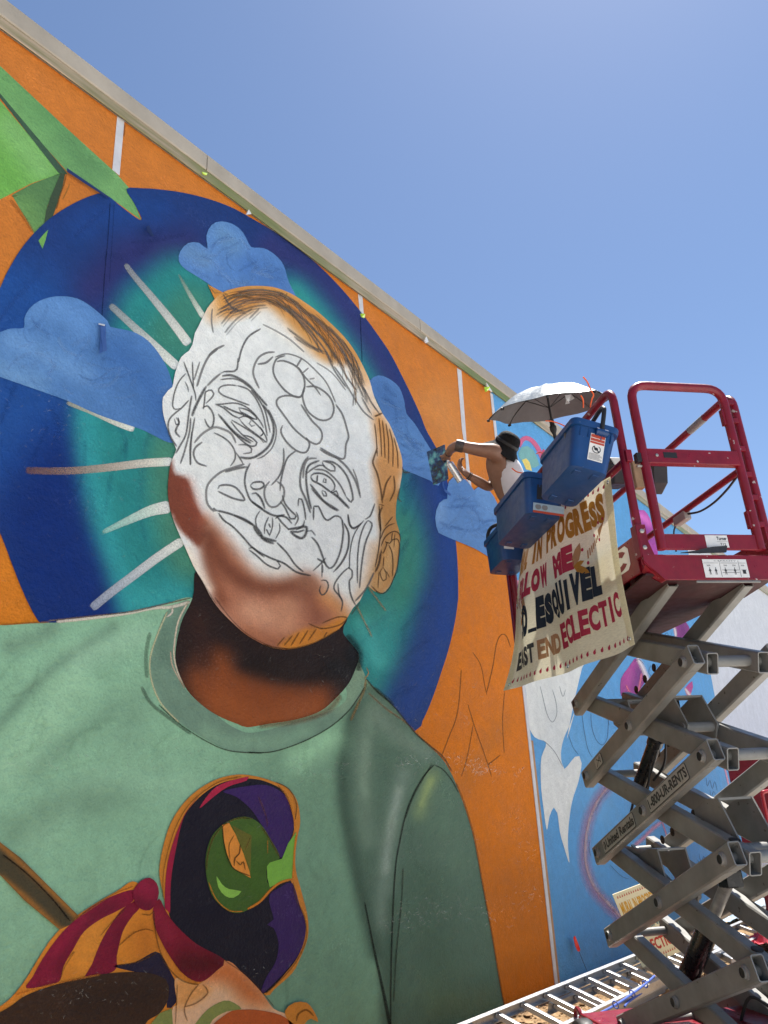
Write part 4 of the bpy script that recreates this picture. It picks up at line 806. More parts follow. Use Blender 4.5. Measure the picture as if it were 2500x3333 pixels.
def pin_head(l, u):
    for w, s in ((Wn[0][0], -1), (Wn[3][1], 1)):
        mb = MB(); c = q(l, w, u)
        mb.lathe(c, (0, s, 0), [(0.034, 0.0), (0.034, 0.006), (0.027, 0.012), (0.027, 0.020), (0.024, 0.022), (0.023, 0.012), (0.0, 0.012)], 20)
        mb.build('pivot_collar', M['grey'], smooth=True, **lp)
        MB().lathe(c + Vector((0, s * 0.0125, 0)), (0, s, 0), [(0.0228, 0), (0.0228, 0.008), (0.012, 0.007), (0.0, 0.007)], 14).build('pivot_bolt', M['black'], smooth=True, **lp)
for k in range(5):
    pin_head(S_ / 2, (0.5 - k) * DZ)
    for pr_ in ((Wn[0][0], Wn[1][1]), (Wn[2][0], Wn[3][1])):
        pin(S_ / 2, (0.5 - k) * DZ, pr_[0] + .004, pr_[1] - .004, 0.020, M['steel'], 'pivot_pin')
for k in range(5):
    pin_head(0, -k * DZ)
    pin(S_, -k * DZ, 0.002, 0.508, 0.031, M['grey'], 'cross_tube')
    pin_head(S_, -k * DZ)
    pin(0, -k * DZ, 0.004, 0.506, 0.026, M['grey'], 'cross_tube')
# cap discs on the arms
for k in range(1, 5):
    for side in (0,):
        d = (q(S_, 0, -(k - 1) * DZ) - q(0, 0, -k * DZ)).normalized(); nrm = d.cross(Vector((0, 1, 0))).normalized()
        if nrm.z > 0: nrm = -nrm
        c = q(S_ * 0.985, Wn[0][0] + 0.032, -(k - 1 + 0.015) * DZ) + nrm * (arm_h / 2)
        MB().lathe(c, nrm, [(0.026, 0), (0.026, 0.002), (0.021, 0.002), (0.0, 0.001)], 16).build('plug_disc', M['grey'], smooth=True, **lp)
        d2 = (q(S_, 0, -k * DZ) - q(0, 0, -(k - 1) * DZ)).normalized(); n2 = d2.cross(Vector((0, 1, 0))).normalized()
        if n2.z < 0: n2 = -n2
        c = q(S_ * 0.95, Wn[1][0] + 0.032, -(k - 0.05) * DZ) + n2 * (arm_h / 2)
        MB().lathe(c, n2, [(0.030, 0), (0.030, 0.005), (0.026, 0.006), (0.0, 0.006)], 16).build('plug_disc', M['black'], smooth=True, **lp)
# hydraulic cylinders with brackets, hoses
def cylinder(a, b, w, r, extra=0.0):
    A_, B_ = q(a[0], w, a[1]), q(b[0], w, b[1]); d = (B_ - A_).normalized()
    MB().tube([A_, A_ + (B_ - A_) * 0.62], r, 20).build('hydraulic_cylinder', M['blackgloss'], smooth=True, **lp)
    MB().tube([A_ + (B_ - A_) * 0.60, A_ + (B_ - A_) * 0.66], r * 1.15, 20).build('cylinder_gland', M['blackgloss'], smooth=True, **lp)
    MB().tube([A_ + (B_ - A_) * 0.62, B_], r * 0.55, 16).build('piston_rod', M['steel'], smooth=True, **lp)
    MB().box(B_ - Vector((0.05, 0.05, 0.05)), B_ + Vector((0.05, 0.05, 0.04))).build('cylinder_block', M['blackgloss'], bevel=0.008, **lp)
    sd = Vector((0, 1, 0)).cross(d)
    for off in (0.075, 0.092):
        pts = [A_ + d * (0.1 * i) * (B_ - A_).length / 0.8 * 0.8 + sd * (r + 0.012 + 0.03 * math.sin(i * 1.3 + off * 60)) + Vector((0, off - 0.085, 0)) for i in range(6)]
        MB().tube(smooth_path(pts, n=5), 0.007, 8).build('hose', M['black'], smooth=True, **lp)
cylinder((0.10, -0.62), (0.72, -0.12), 0.255, 0.045)
cylinder((0.20, -1.72), (0.99, -1.03), 0.255, 0.062)
MB().tube([q(0.02, 0.16, -0.905), q(0.28, 0.20, -0.93)], 0.024, 14).build('sleeve_tube', M['grey'], smooth=True, **lp)
def bracket(l0, u0, l1, u1, top, wa=0.17, wb=0.345):
    """two cheek plates with a cap carrying the cylinder end"""
    for w in (wa, wb):
        MB().prism([q(l0 - .10, w, u0 + .06), q(l0 + .03, w, u0 + top), q(l0 + .14, w, u0 + top), q(l1 + .02, w, u1 + .02), q(l1 - .02, w, u1 - .05), q(l0 - .1, w, u0 - .02)], (0, 0.010, 0)).build('bracket_plate', M['grey'], **lp)
    MB().prism([q(l0 + .03, wa + .01, u0 + top), q(l0 + .14, wa + .01, u0 + top), q(l0 + .14, wa + .01, u0 + top - .012), q(l0 + .03, wa + .01, u0 + top - .012)], (0, (wb - wa) * K - .01, 0)).build('bracket_cap', M['grey'], **lp)
    MB().tube([q(l1 - .03, wa - .01, u1 + .01), q(l1 - .03, wb + .03, u1 + .01)], 0.030, 16).build('bracket_tube', M['grey'], smooth=True, **lp)
bracket(0.78, -0.20, 1.00, -0.29, 0.10)
bracket(1.02, -0.76, 1.27, -0.90, 0.11, 0.17, 0.36)
bracket(0.25, -0.14, 0.40, -0.24, 0.10)
bracket(0.30, -1.00, 0.48, -1.16, 0.10)
# slide tray and hose run between the arm pairs
MB().bar(q(.10, .20, -.93), q(.66, .20, -1.22), (0, 0, 1), .05, .10).build('slide_tray', M['grey'], bevel=.006, **lp)
MB().bar(q(.12, .185, -.885), q(.66, .185, -1.165), (0, 0, 1), .012, .03).build('slide_tray', M['steel'], **lp)
for j, (a, b, c_) in enumerate((((.30, .16, -.60), (.16, .15, -.78), (.10, .17, -.86)), ((.20, .30, -1.66), (.36, .33, -1.50), (.52, .30, -1.36)), ((.9, .2, -1.7), (1.02, .22, -1.55), (1.12, .3, -1.62)), ((.55, .31, -.2), (.42, .33, -.42), (.30, .30, -.52)))):
    MB().tube(smooth_path([q(*a), q(*b), q(*c_)], n=8), .0085, 8).build('hose', M['black'], smooth=True, **lp)
# cable guides on the outer arms (thin dark fins)
for k in (0, 1, 2):
    for i in range(4):
        t = 0.12 + 0.1 * i
        c = q(S_ * t, 0.152, (-k + t) * DZ) if False else q(S_ * t, 0.36, (-k + t) * DZ)
        MB().lathe(c, (0, 1, 0), [(0.0, 0), (0.028, 0.001), (0.028, 0.004), (0, 0.005)], 14).build('cable_guide', M['black'], **lp)
# stickers on the near arms
def arm_label(k, t0, t1, body, hgt, icon=False, frame_only=False):
    a = q(0, -0.001, -k * DZ); b = q(S_, -0.001, -(k - 1) * DZ); d = (b - a); L = d.length; d.normalize(); up = Vector((0, -1, 0)).cross(d); up = up if up.z > 0 else -up
    a = Vector((a.x, -0.0012, a.z)); c0 = a + d * (L * t0) - up * hgt / 2; wd = L * (t1 - t0)
    s = MB()
    def rr(x0, y0, x1, y1, r, off):
        pts = []
        for cx_, cy_, g0 in ((x1 - r, y1 - r, 0), (x0 + r, y1 - r, 90), (x0 + r, y0 + r, 180), (x1 - r, y0 + r, 270)):
            for j in range(4):
                g = math.radians(g0 + j * 30); pts.append(c0 + d * (cx_ + r * math.cos(g)) + up * (cy_ + r * math.sin(g)) + Vector((0, off, 0)))
        return pts
    o = MB().prism(rr(0, 0, wd, hgt, 0.014, -0.0022), (0, 0.002, 0)).build('sticker_border', M['ink'], **lp)
    MB().prism(rr(0.003, 0.003, wd - 0.003, hgt - 0.003, 0.012, -0.0030), (0, 0.0006, 0)).build('sticker', M['armsticker'], **lp)
    x0 = 0.012
    tx = MB()
    if icon:
        ic = []
        for j in range(20):
            g = 2 * math.pi * j / 20; ic.append(c0 + d * (0.034 + 0.017 * math.cos(g)) + up * (hgt / 2 + 0.026 * math.sin(g)) + Vector((0, -0.0034, 0)))
        MB().add(ic, [tuple(range(20))]).build('sticker_emblem', M['ink'], **lp)
        ic = []
        for j in range(12):
            g = 2 * math.pi * j / 12; ic.append(c0 + d * (0.030 + 0.005 * math.cos(g)) + up * (hgt / 2 + 0.020 * math.sin(g)) + Vector((0, -0.0037, 0)))
        MB().add(ic, [tuple(range(12))]).build('sticker_emblem', M['armsticker'], **lp)
        x0 = 0.062
    if body:
        flat_text(tx, body, c0 + d * x0 + up * hgt * 0.2 + Vector((0, -0.0036, 0)), d, up, wd - x0 - 0.012, hgt * 0.62, 0.035)
        tx.build('lettering', M['ink'], **lp)
    else:
        for e0, e1 in (((.2, .15), (.8, .85)), ((.8, .3), (.3, .8)), ((.75, .25), (.75, .75))):
            p0 = c0 + d * (wd * e0[0]) + up * (hgt * e0[1]); p1 = c0 + d * (wd * e1[0]) + up * (hgt * e1[1])
            MB().bar(p0 + Vector((0, -.0036, 0)), p1 + Vector((0, -.0036, 0)), (0, 1, 0), 0.0006, 0.005).build('sticker_mark', M['ink'], **lp)
M['armsticker'] = simple('grey_vinyl_sticker', (0.34, 0.33, 0.30, 1), 0.45, 0, 0.1, 20)
arm_label(2, 0.548, 0.885, '1-800-UR-RENTS', 0.092)
arm_label(2, 0.07, 0.41, 'United Rentals', 0.088, icon=True)
arm_label(1, 0.115, 0.195, '', 0.075)
# platform
PF = 1.50; PB_ = -0.47                 # near and far end
W0, W1_ = -0.175, 0.595                # left and right side
FL = 0.545                             # deck height
def bx(name, a, b, mat=M['red'], bev=0.004):
    return MB().box(q(*a), q(*b)).build(name, mat, bevel=bev, **lp)
bx('deck', (PB_, W0 + .02, FL - .03), (PF - .02, W1_ - .02, FL))
bx('side_skirt', (PB_, W0 - .012, 0.455), (PF - .05, W0 + .006, 0.66))
bx('side_skirt', (PB_, W1_ - .006, 0.455), (PF - .05, W1_ + .012, 0.66))
bx('end_skirt', (PF - .012, W0 + 0.09, 0.40), (PF, W1_ - 0.02, 0.535))
MB().prism([q(PF - .02, W0 - .012, .66), q(PF + .002, W0 - .012, .66), q(PF + .002, W0 + .02, .66), q(PF + .002, W0 + .095, .40), q(PF - .02, W0 + .095, .40), q(PF - .02, W0 - .012, .49)], (0, 0.001, 0)).build('corner_gusset', M['red'], **lp)
MB().prism([q(PF - .05, W0 - .013, .455), q(PF - .05, W0 - .013, .66), q(PF + .004, W0 - .013, .66), q(PF + .004, W0 - .013, .49), q(PF + .004, W0 + .09, .40), q(PF - .05, W0 + .09, .40)], (0, .012, 0)).build('corner_plate', M['red'], **lp)
MB().prism([q(PF, W0 - .012, .50), q(PF, W0 - .012, .535), q(PF, W0 + .1, .535), q(PF, W0 + .1, .40), q(PF, W0 + .085, .40)], (0.008, 0, 0)).build('corner_plate', M['red'], **lp)
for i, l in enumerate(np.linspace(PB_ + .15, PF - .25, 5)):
    bx('deck_joist', (l, W0 + .03, .44), (l + .05, W1_ - .03, FL - .031), M['shaded_red'])
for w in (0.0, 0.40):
    bx('runner', (PB_ + .1, w + .01, .425), (PF - .03, w + .05, .452), M['shaded_red'])
MB().prism([q(PF - .35, W0 + .0, .40), q(PF - .02, W0 + .0, .43), q(PF - .02, W1_, .43), q(PF - .35, W1_, .40)], (0, 0, 0.012)).build('belly_plate', M['shaded_red'], **lp)
bx('belly_plate', (PB_ + .3, W0 + .03, .405), (PF - .36, W1_ - .03, .42), M['shaded_red'])
bx('cable_tray', (PF - .01, 0.09, .385), (PF - .0, .46, .398), M['grey'])
RT, RM = 1.545, 1.10
rr_ = 0.0235
def rail(path, name='rail', r=rr_):
    return MB().tube(path, r * K, 12).build(name, M['red'], smooth=True, **lp)
def bend(pts, rad=0.09):
    """round the corners of a polyline (lift coordinates)"""
    out = [Vector(pts[0])]
    for i in range(1, len(pts) - 1):
        a, b, c = Vector(pts[i - 1]), Vector(pts[i]), Vector(pts[i + 1]); u = (a - b).normalized(); v = (c - b).normalized()
        for j in range(7):
            t = j / 6; p0 = b + u * rad; p2 = b + v * rad
            out.append(p0 * (1 - t) ** 2 + b * 2 * t * (1 - t) + p2 * t * t)
    out.append(Vector(pts[-1]))
    return [q(*p) for p in out]
# left and right guard rails: bent loops with mid rail
for w in (W0 + .008, W1_ - .008):
    rail(bend([(PF - .03, w, FL + .0), (PF - .03, w, RT), (PB_ + .03, w, RT), (PB_ + .03, w, FL - .05)]), 'guard_rail')
    rail([q(PF - .03, w, RM - .01), q(PB_ + .03, w, RM - .01)], 'mid_rail', 0.021)
    for l in ((0.95, 0.42) if w < 0 else ()):
        rail([q(l, w, FL), q(l, w, RT)], 'post', 0.018)
    for l in (PF - .03,):
        MB().box(q(l - .03, w - .028, FL - .02), q(l + .032, w + .028, FL + .16)).build('post_socket', M['red'], bevel=.004, **lp)
        for u in (FL + .03, FL + .12):
            MB().lathe(q(l + .032, w - .0, u), (1, 0, 0), [(0.013, 0), (0.013, .006), (0.008, .009), (0, .009)], 10).build('bolt', M['steel'], smooth=True, **lp)
rail(bend([(PB_ + .01, W0 + .02, FL), (PB_ + .01, W0 + .02, RT - .0), (PB_ + .01, W1_ - .02, RT), (PB_ + .01, W1_ - .02, FL)]), 'end_rail')
rail([q(PB_ + .01, W0 + .02, RM), q(PB_ + .01, W1_ - .02, RM)], 'end_rail', .02)
# diagonal post at the far left corner below the deck line
MB().box(q(PB_ - .05, W0 - .02, .52), q(PB_ - .0, W0 + .02, RT - .3)).build('corner_post', M['red'], bevel=.004, **lp)
# gate across the near end
gl, gr = -0.068, 0.505
rail(bend([(PF, gl, FL + .02), (PF, gl, RT + .012), (PF, gr, RT + .012), (PF, gr, FL + .02)], 0.10), 'gate_frame', 0.0255)
MB().box(q(PF - .020, gl + .01, RM - .045), q(PF + .024, gr - .01, RM + .045)).build('gate_bar', M['red'], bevel=.006, **lp)
MB().box(q(PF + .0245, gl + .105, RM - .012), q(PF + .026, gl + .185, RM + .022)).build('gate_slot', M['black'], bevel=.001, **lp)
MB().lathe(q(PF + .0245, gl + .065, RM + .002), (1, 0, 0), [(.010, 0), (.010, .004), (.005, .006), (0, .006)], 10).build('bolt', M['steel'], smooth=True, **lp)
MB().box(q(PF - .018, gl - .052, RM - .035), q(PF + .018, gl - .022, RM + .02)).build('latch', M['black'], bevel=.004, **lp)
MB().tube([q(PF, gl - .05, RM - .055), q(PF, gl - .015, RM - .055)], .009, 8).build('latch_pin', M['steel'], smooth=True, **lp)
MB().box(q(PF - .014, W0 + .0, RM - .03), q(PF + .012, W0 + .035, RM + .04)).build('latch_plate', M['red'], bevel=.003, **lp)
MB().box(q(PF - .008, gl - .0, FL + .018), q(PF + .010, gr + .0, FL + .105)).build('toe_board', M['red'], bevel=.004, **lp)
for u in (0.74, 1.37):
    MB().box(q(PF - .02, gr - .035, u - .05), q(PF + .01, gr - .015, u + .05)).build('hinge', M['red'], bevel=.003, **lp)
for u in (.70, .86, 1.0, 1.16, 1.34, 1.46):
    MB().box(q(PF - .02, gr + .018, u), q(PF + .0, W1_ - .025, u + .03)).build('hinge_tab', M['red'], bevel=.002, **lp)
# grey tape wound round the far right-hand rail
MB().tube([q(1.19, W1_ - .008, RT), q(1.02, W1_ - .008, RT)], rr_ * K + .002, 12).build('duct_tape', simple('grey_duct_tape', (.22, .22, .22, 1), .5), smooth=True, **lp)
# outlet box and lead on the right mid rail
MB().box(q(.66, W1_ - .03, RM - .075), q(.80, W1_ + .02, RM - .015)).build('outlet_box', simple('grey_outlet_plastic', (.32, .29, .26, 1), .5), bevel=.008, **lp)
MB().tube(smooth_path([q(.80, W1_, RM - .04), q(.93, W1_, RM - .075), q(1.08, W1_, RM - .08), q(1.22, W1_, RM - .06), q(1.33, W1_, RM - .03), q(1.44, W1_, RM - .0)], n=5), .0075, 8).build('power_lead', M['black'], smooth=True, **lp)
MB().tube(smooth_path([q(.66, W1_, RM - .05), q(.60, W1_, RM - .09), q(.58, W1_, RM - .22)], n=5), .006, 8).build('power_lead', M['black'], smooth=True, **lp)
# stickers on the end
def end_sticker(name, w0, w1, u0, u1, off, mat=None):
    return MB().box(q(PF, w0, u0) + Vector((off, 0, 0)), q(PF, w1, u1) + Vector((off + .0012, 0, 0))).build(name, mat or M['label'], **lp)
ex, ey = Vector((0, 1, 0)), Vector((0, 0, 1))
end_sticker('asset_sticker', .185, .315, FL + .03, FL + .098, .0112)
mb = MB(); flat_text(mb, 'Turner', q(PF, .250, FL + .070) + Vector((.0128, 0, 0)), ex, ey, .060 * K, .020 * K, .03); mb.build('lettering', M['ink'], **lp)
mb = MB(); flat_text(mb, 'T12', q(PF, .266, FL + .040) + Vector((.0128, 0, 0)), ex, ey, .032 * K, .015 * K, .02); mb.build('lettering', M['ink'], **lp)
end_sticker('sticker_line', .251, .311, FL + .0625, FL + .0635, .0126, M['inkgrey'])
end_sticker('capacity_sticker', .145, .400, .412, .512, .0012)
mb = MB(); flat_text(mb, 'CAPACITY', q(PF, .21, .500) + Vector((.0028, 0, 0)), ex, ey, .13 * K, .006 * K, .0); mb.build('lettering', M['ink'], **lp)
def figure(w, u, s):
    m = MB(); o = q(PF, w, u) + Vector((.0028, 0, 0))
    def poly(pts): m.add([o + ex * (x * s) + ey * (y * s) for x, y in pts], [tuple(range(len(pts)))])
    poly([(.35 * math.cos(g * math.pi / 5) * .5, 2.6 + .35 * math.sin(g * math.pi / 5)) for g in range(10)])
    poly([(-.32, 2.2), (.32, 2.2), (.28, 1.2), (-.28, 1.2)]); poly([(-.28, 1.2), (-.02, 1.2), (-.18, 0), (-.42, 0)]); poly([(.02, 1.2), (.28, 1.2), (.42, 0), (.18, 0)]); poly([(.3, 2.15), (.62, 1.4), (.5, 1.35), (.25, 1.8)]); poly([(-.3, 2.15), (-.62, 1.4), (-.5, 1.35), (-.25, 1.8)])
    m.build('pictogram', M['ink'], **lp)
for w in (.178, .212, .268, .322): figure(w, .428, .0145)
for a, b, c_, d_ in ((.150, .232, .490, .492), (.245, .345, .490, .492), (.355, .392, .490, .492), (.248, .345, .438, .4395), (.248, .345, .452, .4535), (.360, .390, .452, .454), (.366, .384, .432, .452), (.240, .2412, .415, .505), (.350, .3512, .415, .505)):
    end_sticker('sticker_line', a, b, c_, d_, .0026, M['ink'] if c_ < .48 else M['inkgrey'])
for w, n in ((.165, '500'), (.262, '350'), (.312, '350'), (.362, '350')):
    mb = MB(); flat_text(mb, n, q(PF, w, .474) + Vector((.0028, 0, 0)), ex, ey, .02 * K, .008 * K, .01); mb.build('lettering', M['ink'], **lp)
# round logo patch and yellow decal on the left side plate
sp = lambda l, u, o=0: q(l, W0 - .0135, u) - Vector((0, o, 0))
M['yellow'] = simple('faded_yellow_decal', (.55, .42, .06, 1), .5, 0, .2, 20)
MB().prism([sp(1.13, .505, .001), sp(1.34, .505, .001), sp(1.37, .53, .001), sp(1.37, .615, .001), sp(1.34, .64, .001), sp(1.13, .64, .001)], (0, .0008, 0)).build('logo_patch', M['label'], **lp)
mb = MB()
ring = [(1.25 + .105 * math.cos(g), .572 + .056 * math.sin(g)) for g in np.linspace(.6, 5.7, 16)]; ri = [(1.25 + .055 * math.cos(g), .572 + .026 * math.sin(g)) for g in np.linspace(.6, 5.7, 16)]
mb.add([sp(a, b, .0022) for a, b in ring] + [sp(a, b, .0022) for a, b in ri], [(i, i + 1, i + 17, i + 16) for i in range(15)]); mb.build('logo_letter', M['red'], **lp)
MB().prism([sp(1.06, .49, .003), sp(1.19, .49, .003), sp(1.19, .645, .003), sp(1.06, .645, .003)], (0, .0006, 0)).build('yellow_decal', M['yellow'], **lp)
mb = MB(); v, f, w_, h_ = text_shape('350', 1, .01); o_ = sp(.70, .50, .0012); mb.add([o_ + Vector((x / w_ * .24, 0, 0)) + Vector((0, 0, y / h_ * .12)) for x, y in v], f); mb.build('lettering', M['label'], **lp)
# control box hooked on the platform rail
bxm = M['control']
MB().prism([q(.80, .02, 1.22), q(.98, .02, 1.18), q(1.02, .02, 1.29), q(.98, .02, 1.36), q(.82, .02, 1.36)], (0, .13, 0)).build('control_box', bxm, bevel=.008, **lp)
MB().prism([q(1.00, .22, 1.10), q(1.09, .22, 1.14), q(1.12, .22, 1.24), q(1.06, .22, 1.27), q(.98, .22, 1.22)], (0, .10, 0)).build('control_box', bxm, bevel=.008, **lp)
MB().lathe(q(1.04, .17, 1.30), (.3, 0, 1), [(.0, .04), (.022, .038), (.024, .02), (.012, .018), (.012, 0)], 14).build('stop_button', simple('stop_button_red', (.5, .02, .02, 1), .4), smooth=True, **lp)
MB().lathe(q(1.06, .20, 1.27), (.3, 0, 1), [(.0, .014), (.03, .012), (.03, 0)], 14).build('stop_button_ring', M['yellow'], smooth=True, **lp)
MB().prism([q(1.02, .12, 1.12), q(1.06, .12, 1.12), q(1.06, .12, 1.30), q(1.02, .12, 1.32)], (0, .06, 0)).build('control_bracket', M['wood'], bevel=.004, **lp)
# chassis
zg = -U0
def cb(name, a, b, mat, bev=.01): return MB().box(q(*a), q(*b)).build(name, mat, bevel=bev, **lp)
cb('chassis', (-.40, -.10, zg + .10), (S_ + .12, .61, zg + .245), M['red'])
cb('hood', (.62, .16, zg + .246), (1.2, .58, zg + .43), M['red'], .05)
cb('battery_tray', (-.30, -.14, zg + .10), (.9, -.102, zg + .24), M['red'])
cb('step', (S_ + .12, .05, zg + .12), (S_ + .26, .46, zg + .15), M['red'])
for l, w in ((-.2, -.16), (-.2, .67), (S_ - .1, -.16), (S_ - .1, .67)):
    MB().lathe(q(l, w - .05, zg + .135), (0, 1, 0), [(.0, .0), (.07, .0), (.075, .012), (.125, .005), (.135, .02), (.135, .085), (.125, .10), (.075, .095), (.0, .095)], 28).build('wheel', M['black'], smooth=True, **lp)
# red tie-down lug at the far left of the chassis
lug = [(-.62 + .055 * math.cos(g), .055 * math.sin(g)) for g in np.linspace(0, 2 * math.pi, 17)[:-1]]
mb = MB(); mb.tube([q(-.60 + .05 * math.cos(g), -.03, -1.905 + .045 * math.sin(g)) for g in np.linspace(0, 2 * math.pi, 20)], .014 * K, 8); mb.build('tie_down_lug', M['red'], smooth=True, **lp)
MB().prism([q(-.56, -.05, -1.89), q(-.28, -.05, -1.93), q(-.28, -.05, -1.99), q(-.56, -.05, -1.95)], (0, .05, 0)).build('tie_down_arm', M['red'], bevel=.006, **lp)
# loose strap lying on the step between gate and skirt
mb = MB(); mb.prism([q(PF + .012, .02, FL - .004), q(PF + .015, .13, FL - .006), q(PF + .03, .27, FL - .006), q(PF + .034, .28, FL + .028), q(PF + .03, .20, FL + .024), q(PF + .015, .10, FL + .006)], (.012, 0, 0))
tag(mb.build('glove', simple('dark_work_cloth', (.016, .02, .03, 1), .8)), 'dark work glove lying on the red platform sill under the gate', 'glove').matrix_world = frame(LBASE)

# ------------------------------------------------------------------ blue bins hung on the rail
def rrect(cx, cy, a, b, r, n=5):
    pts = []
    for sx, sy, g0 in ((1, 1, 0), (-1, 1, 90), (-1, -1, 180), (1, -1, 270)):
        for j in range(n):
            g = math.radians(g0 + 90 * j / (n - 1)); pts.append((cx + sx * (a - r) + r * math.cos(g), cy + sy * (b - r) + r * math.sin(g)))
    return pts
def make_bin(l0, l1, wl, ul, width, height, tilt, label, handle_side, sticker):
    """bin frame: x along lift length, y across (0 = outer edge), z up; top outer edge at (wl, ul)"""
    top = qw((l0 + l1) / 2, wl, ul)
    R = Matrix(((LA.x, LW.x, LU.x), (LA.y, LW.y, LU.y), (LA.z, LW.z, LU.z))) @ Matrix.Rotation(-tilt, 3, 'X')
    H = height * K; Wd = width * K; Ln = (l1 - l0) * K
    org = top - R @ Vector((0, 0, H))                       # bottom, outer edge
    m = R.to_4x4(); m.translation = org
    root = empty('storage_bin', m, label, 'bin', 'blue bins hung along the platform rail')
    kw = dict(parent=root, keep=False)
    mb = MB(); rings = []
    prof = [(0.0, .035), (.012, .022), (.45, .012), (.86, .002), (.865, -.010), (.93, -.012), (1.0, -.012)]
    n = 20
    for f, ins in prof:
        rings.append([(x, y, f * H) for x, y in rrect(0, Wd / 2, Ln / 2 - ins, Wd / 2 - ins, .045)])
    inner = [(1.0, .006), (.05, .030)]
    for f, ins in inner:
        rings.append([(x, y, f * H) for x, y in rrect(0, Wd / 2, Ln / 2 - ins, Wd / 2 - ins, .04)])
    vs = [p for r in rings for p in r]; fs = []
    for i in range(len(rings) - 1):
        for k in range(n): fs.append((i * n + k, i * n + (k + 1) % n, (i + 1) * n + (k + 1) % n, (i + 1) * n + k))
    fs.append(tuple(range(n - 1, -1, -1))); b = (len(rings) - 1) * n; fs.append(tuple(range(b, b + n)))
    mb.add(vs, fs).build('tub', M['bin'], smooth=True, **kw)
    # feet / moulded ribs under the base and on the ends
    for sx in (-1, 1):
        for yy in (.30, .70):
            MB().box((sx * (Ln / 2 - .09) - .03, Wd * yy - .02, -.006), (sx * (Ln / 2 - .09) + .03, Wd * yy + .02, .002)).build('foot', M['bin'], bevel=.004, **kw)
        for yy in (.18, .36, .64, .86):
            MB().box((sx * (Ln / 2 - .006) - .004, Wd * yy - .003, .66 * H), (sx * (Ln / 2 - .006) + .006, Wd * yy + .003, .87 * H)).build('rib', M['bin'], bevel=.001, **kw)
    s = handle_side
    hx = s * (Ln / 2 + .012); hy = Wd * .62
    MB().tube([(hx, hy - .034, .80 * H), (hx, hy + .034, .80 * H)], .022, 12).build('handle_boss', M['bin'], smooth=True, **kw)
    return root, kw, Ln, Wd, H, (hx, hy)
r1, k1, Ln, Wd, H, hb = make_bin(1.10, 1.60, -.487, 1.277, .251, .277, math.radians(15.5), 'blue bin with white warning sticker nearest the gate, second to hang above the banner', 1, 1)
MB().tube(smooth_path([(hb[0], hb[1], .82 * H), (hb[0] + .002, hb[1] + .0, H + .07), (hb[0] - .012, hb[1] - .0, H + .115), (hb[0] - .07, hb[1] + .0, H + .130), (hb[0] - .30, hb[1] + .02, H + .128), (-hb[0] + .02, hb[1] + .02, H + .10), (-hb[0], hb[1], .82 * H)], n=6), .0135, 10).build('handle', M['black'], smooth=True, **k1)
# warning sticker on the end facing the photographer
def face_pt(Ln, Wd, H, fx, fz, off):
    x = Ln / 2 - .012 + .010 * (fz - .45) / .4 + off
    return Vector((x, Wd * fx, H * fz))
def bin_sticker(kw, Ln, Wd, H, x0, x1, z0, z1, mat, off, name='sticker'):
    a = [face_pt(Ln, Wd, H, *p, off) for p in ((x0, z0), (x1, z0), (x1, z1), (x0, z1))]
    return MB().prism(a, (.0008, 0, 0)).build(name, mat, **kw)
fx = lambda f: f
bin_sticker(k1, Ln, Wd, H, .41, .74, .20, .76, M['label'], .003)
bin_sticker(k1, Ln, Wd, H, .42, .73, .68, .745, M['labelred'], .0042, 'sticker_header')
bin_sticker(k1, Ln, Wd, H, .42, .73, .61, .665, M['labelred'], .0042, 'sticker_header')
bin_sticker(k1, Ln, Wd, H, .42, .73, .555, .597, M['labelred'], .0042, 'sticker_header')
mb = MB(); o_ = face_pt(Ln, Wd, H, .575, .445, .0055)
cr = [(math.cos(g), math.sin(g)) for g in np.linspace(0, 2 * math.pi, 25)[:-1]]
mb.add([o_ + Vector((0, .026 * a, .026 * b)) for a, b in cr] + [o_ + Vector((0, .021 * a, .021 * b)) for a, b in cr], [(i, (i + 1) % 24, (i + 1) % 24 + 24, i + 24) for i in range(24)])
mb.bar(o_ + Vector((0, -.018, .016)), o_ + Vector((0, .018, -.016)), (1, 0, 0), .0005, .006); mb.build('prohibition_sign', M['ink'], **k1)
mb = MB(); mb.add([o_ + Vector((-.0003, .012 * a - .002, .010 * b + .002)) for a, b in cr], [tuple(range(24))]); mb.build('pictogram', M['ink'], **k1)
for i in range(6):
    bin_sticker(k1, Ln, Wd, H, .43, .72 - .05 * (i % 3 == 2), .225 + .022 * i, .234 + .022 * i, M['inkgrey'], .0042, 'small_print')
r2, k2, Ln2, Wd2, H2, hb2 = make_bin(.285, .915, -.520, 1.277, .262, .262, math.radians(8), 'long blue bin behind the sticker bin, holding a black spray can', -1, 0)
MB().tube(smooth_path([(hb2[0], hb2[1], .82 * H2), (hb2[0] - .0, hb2[1], H2 + .07), (hb2[0] + .1, hb2[1] + .02, H2 + .13), (-hb2[0] - .12, hb2[1] + .03, H2 + .11), (-hb2[0] + .03, hb2[1], H2 * .9)], n=6), .013, 10).build('handle', M['black'], smooth=True, **k2)
M['sky_ink'] = simple('label_pale_blue_ink', (.34, .46, .55, 1), .5)
bin_sticker(k2, Ln2, Wd2, H2, .22, .97, .06, .26, M['sky_ink'], .004, 'product_label')
bin_sticker(k2, Ln2, Wd2, H2, .22, .97, .02, .075, M['labelred'], .0052, 'label_band')
bin_sticker(k2, Ln2, Wd2, H2, .30, .44, .36, .72, M['ink'], .003, 'product_label')
for i, cy_ in enumerate((.34, .50)):
    o_ = face_pt(Ln2, Wd2, H2, cy_, .17, .0062); MB().add([o_ + Vector((0, .020 * a, .020 * b)) for a, b in cr], [tuple(range(24))]).build('label_picture', M['inkgrey'], **k2)
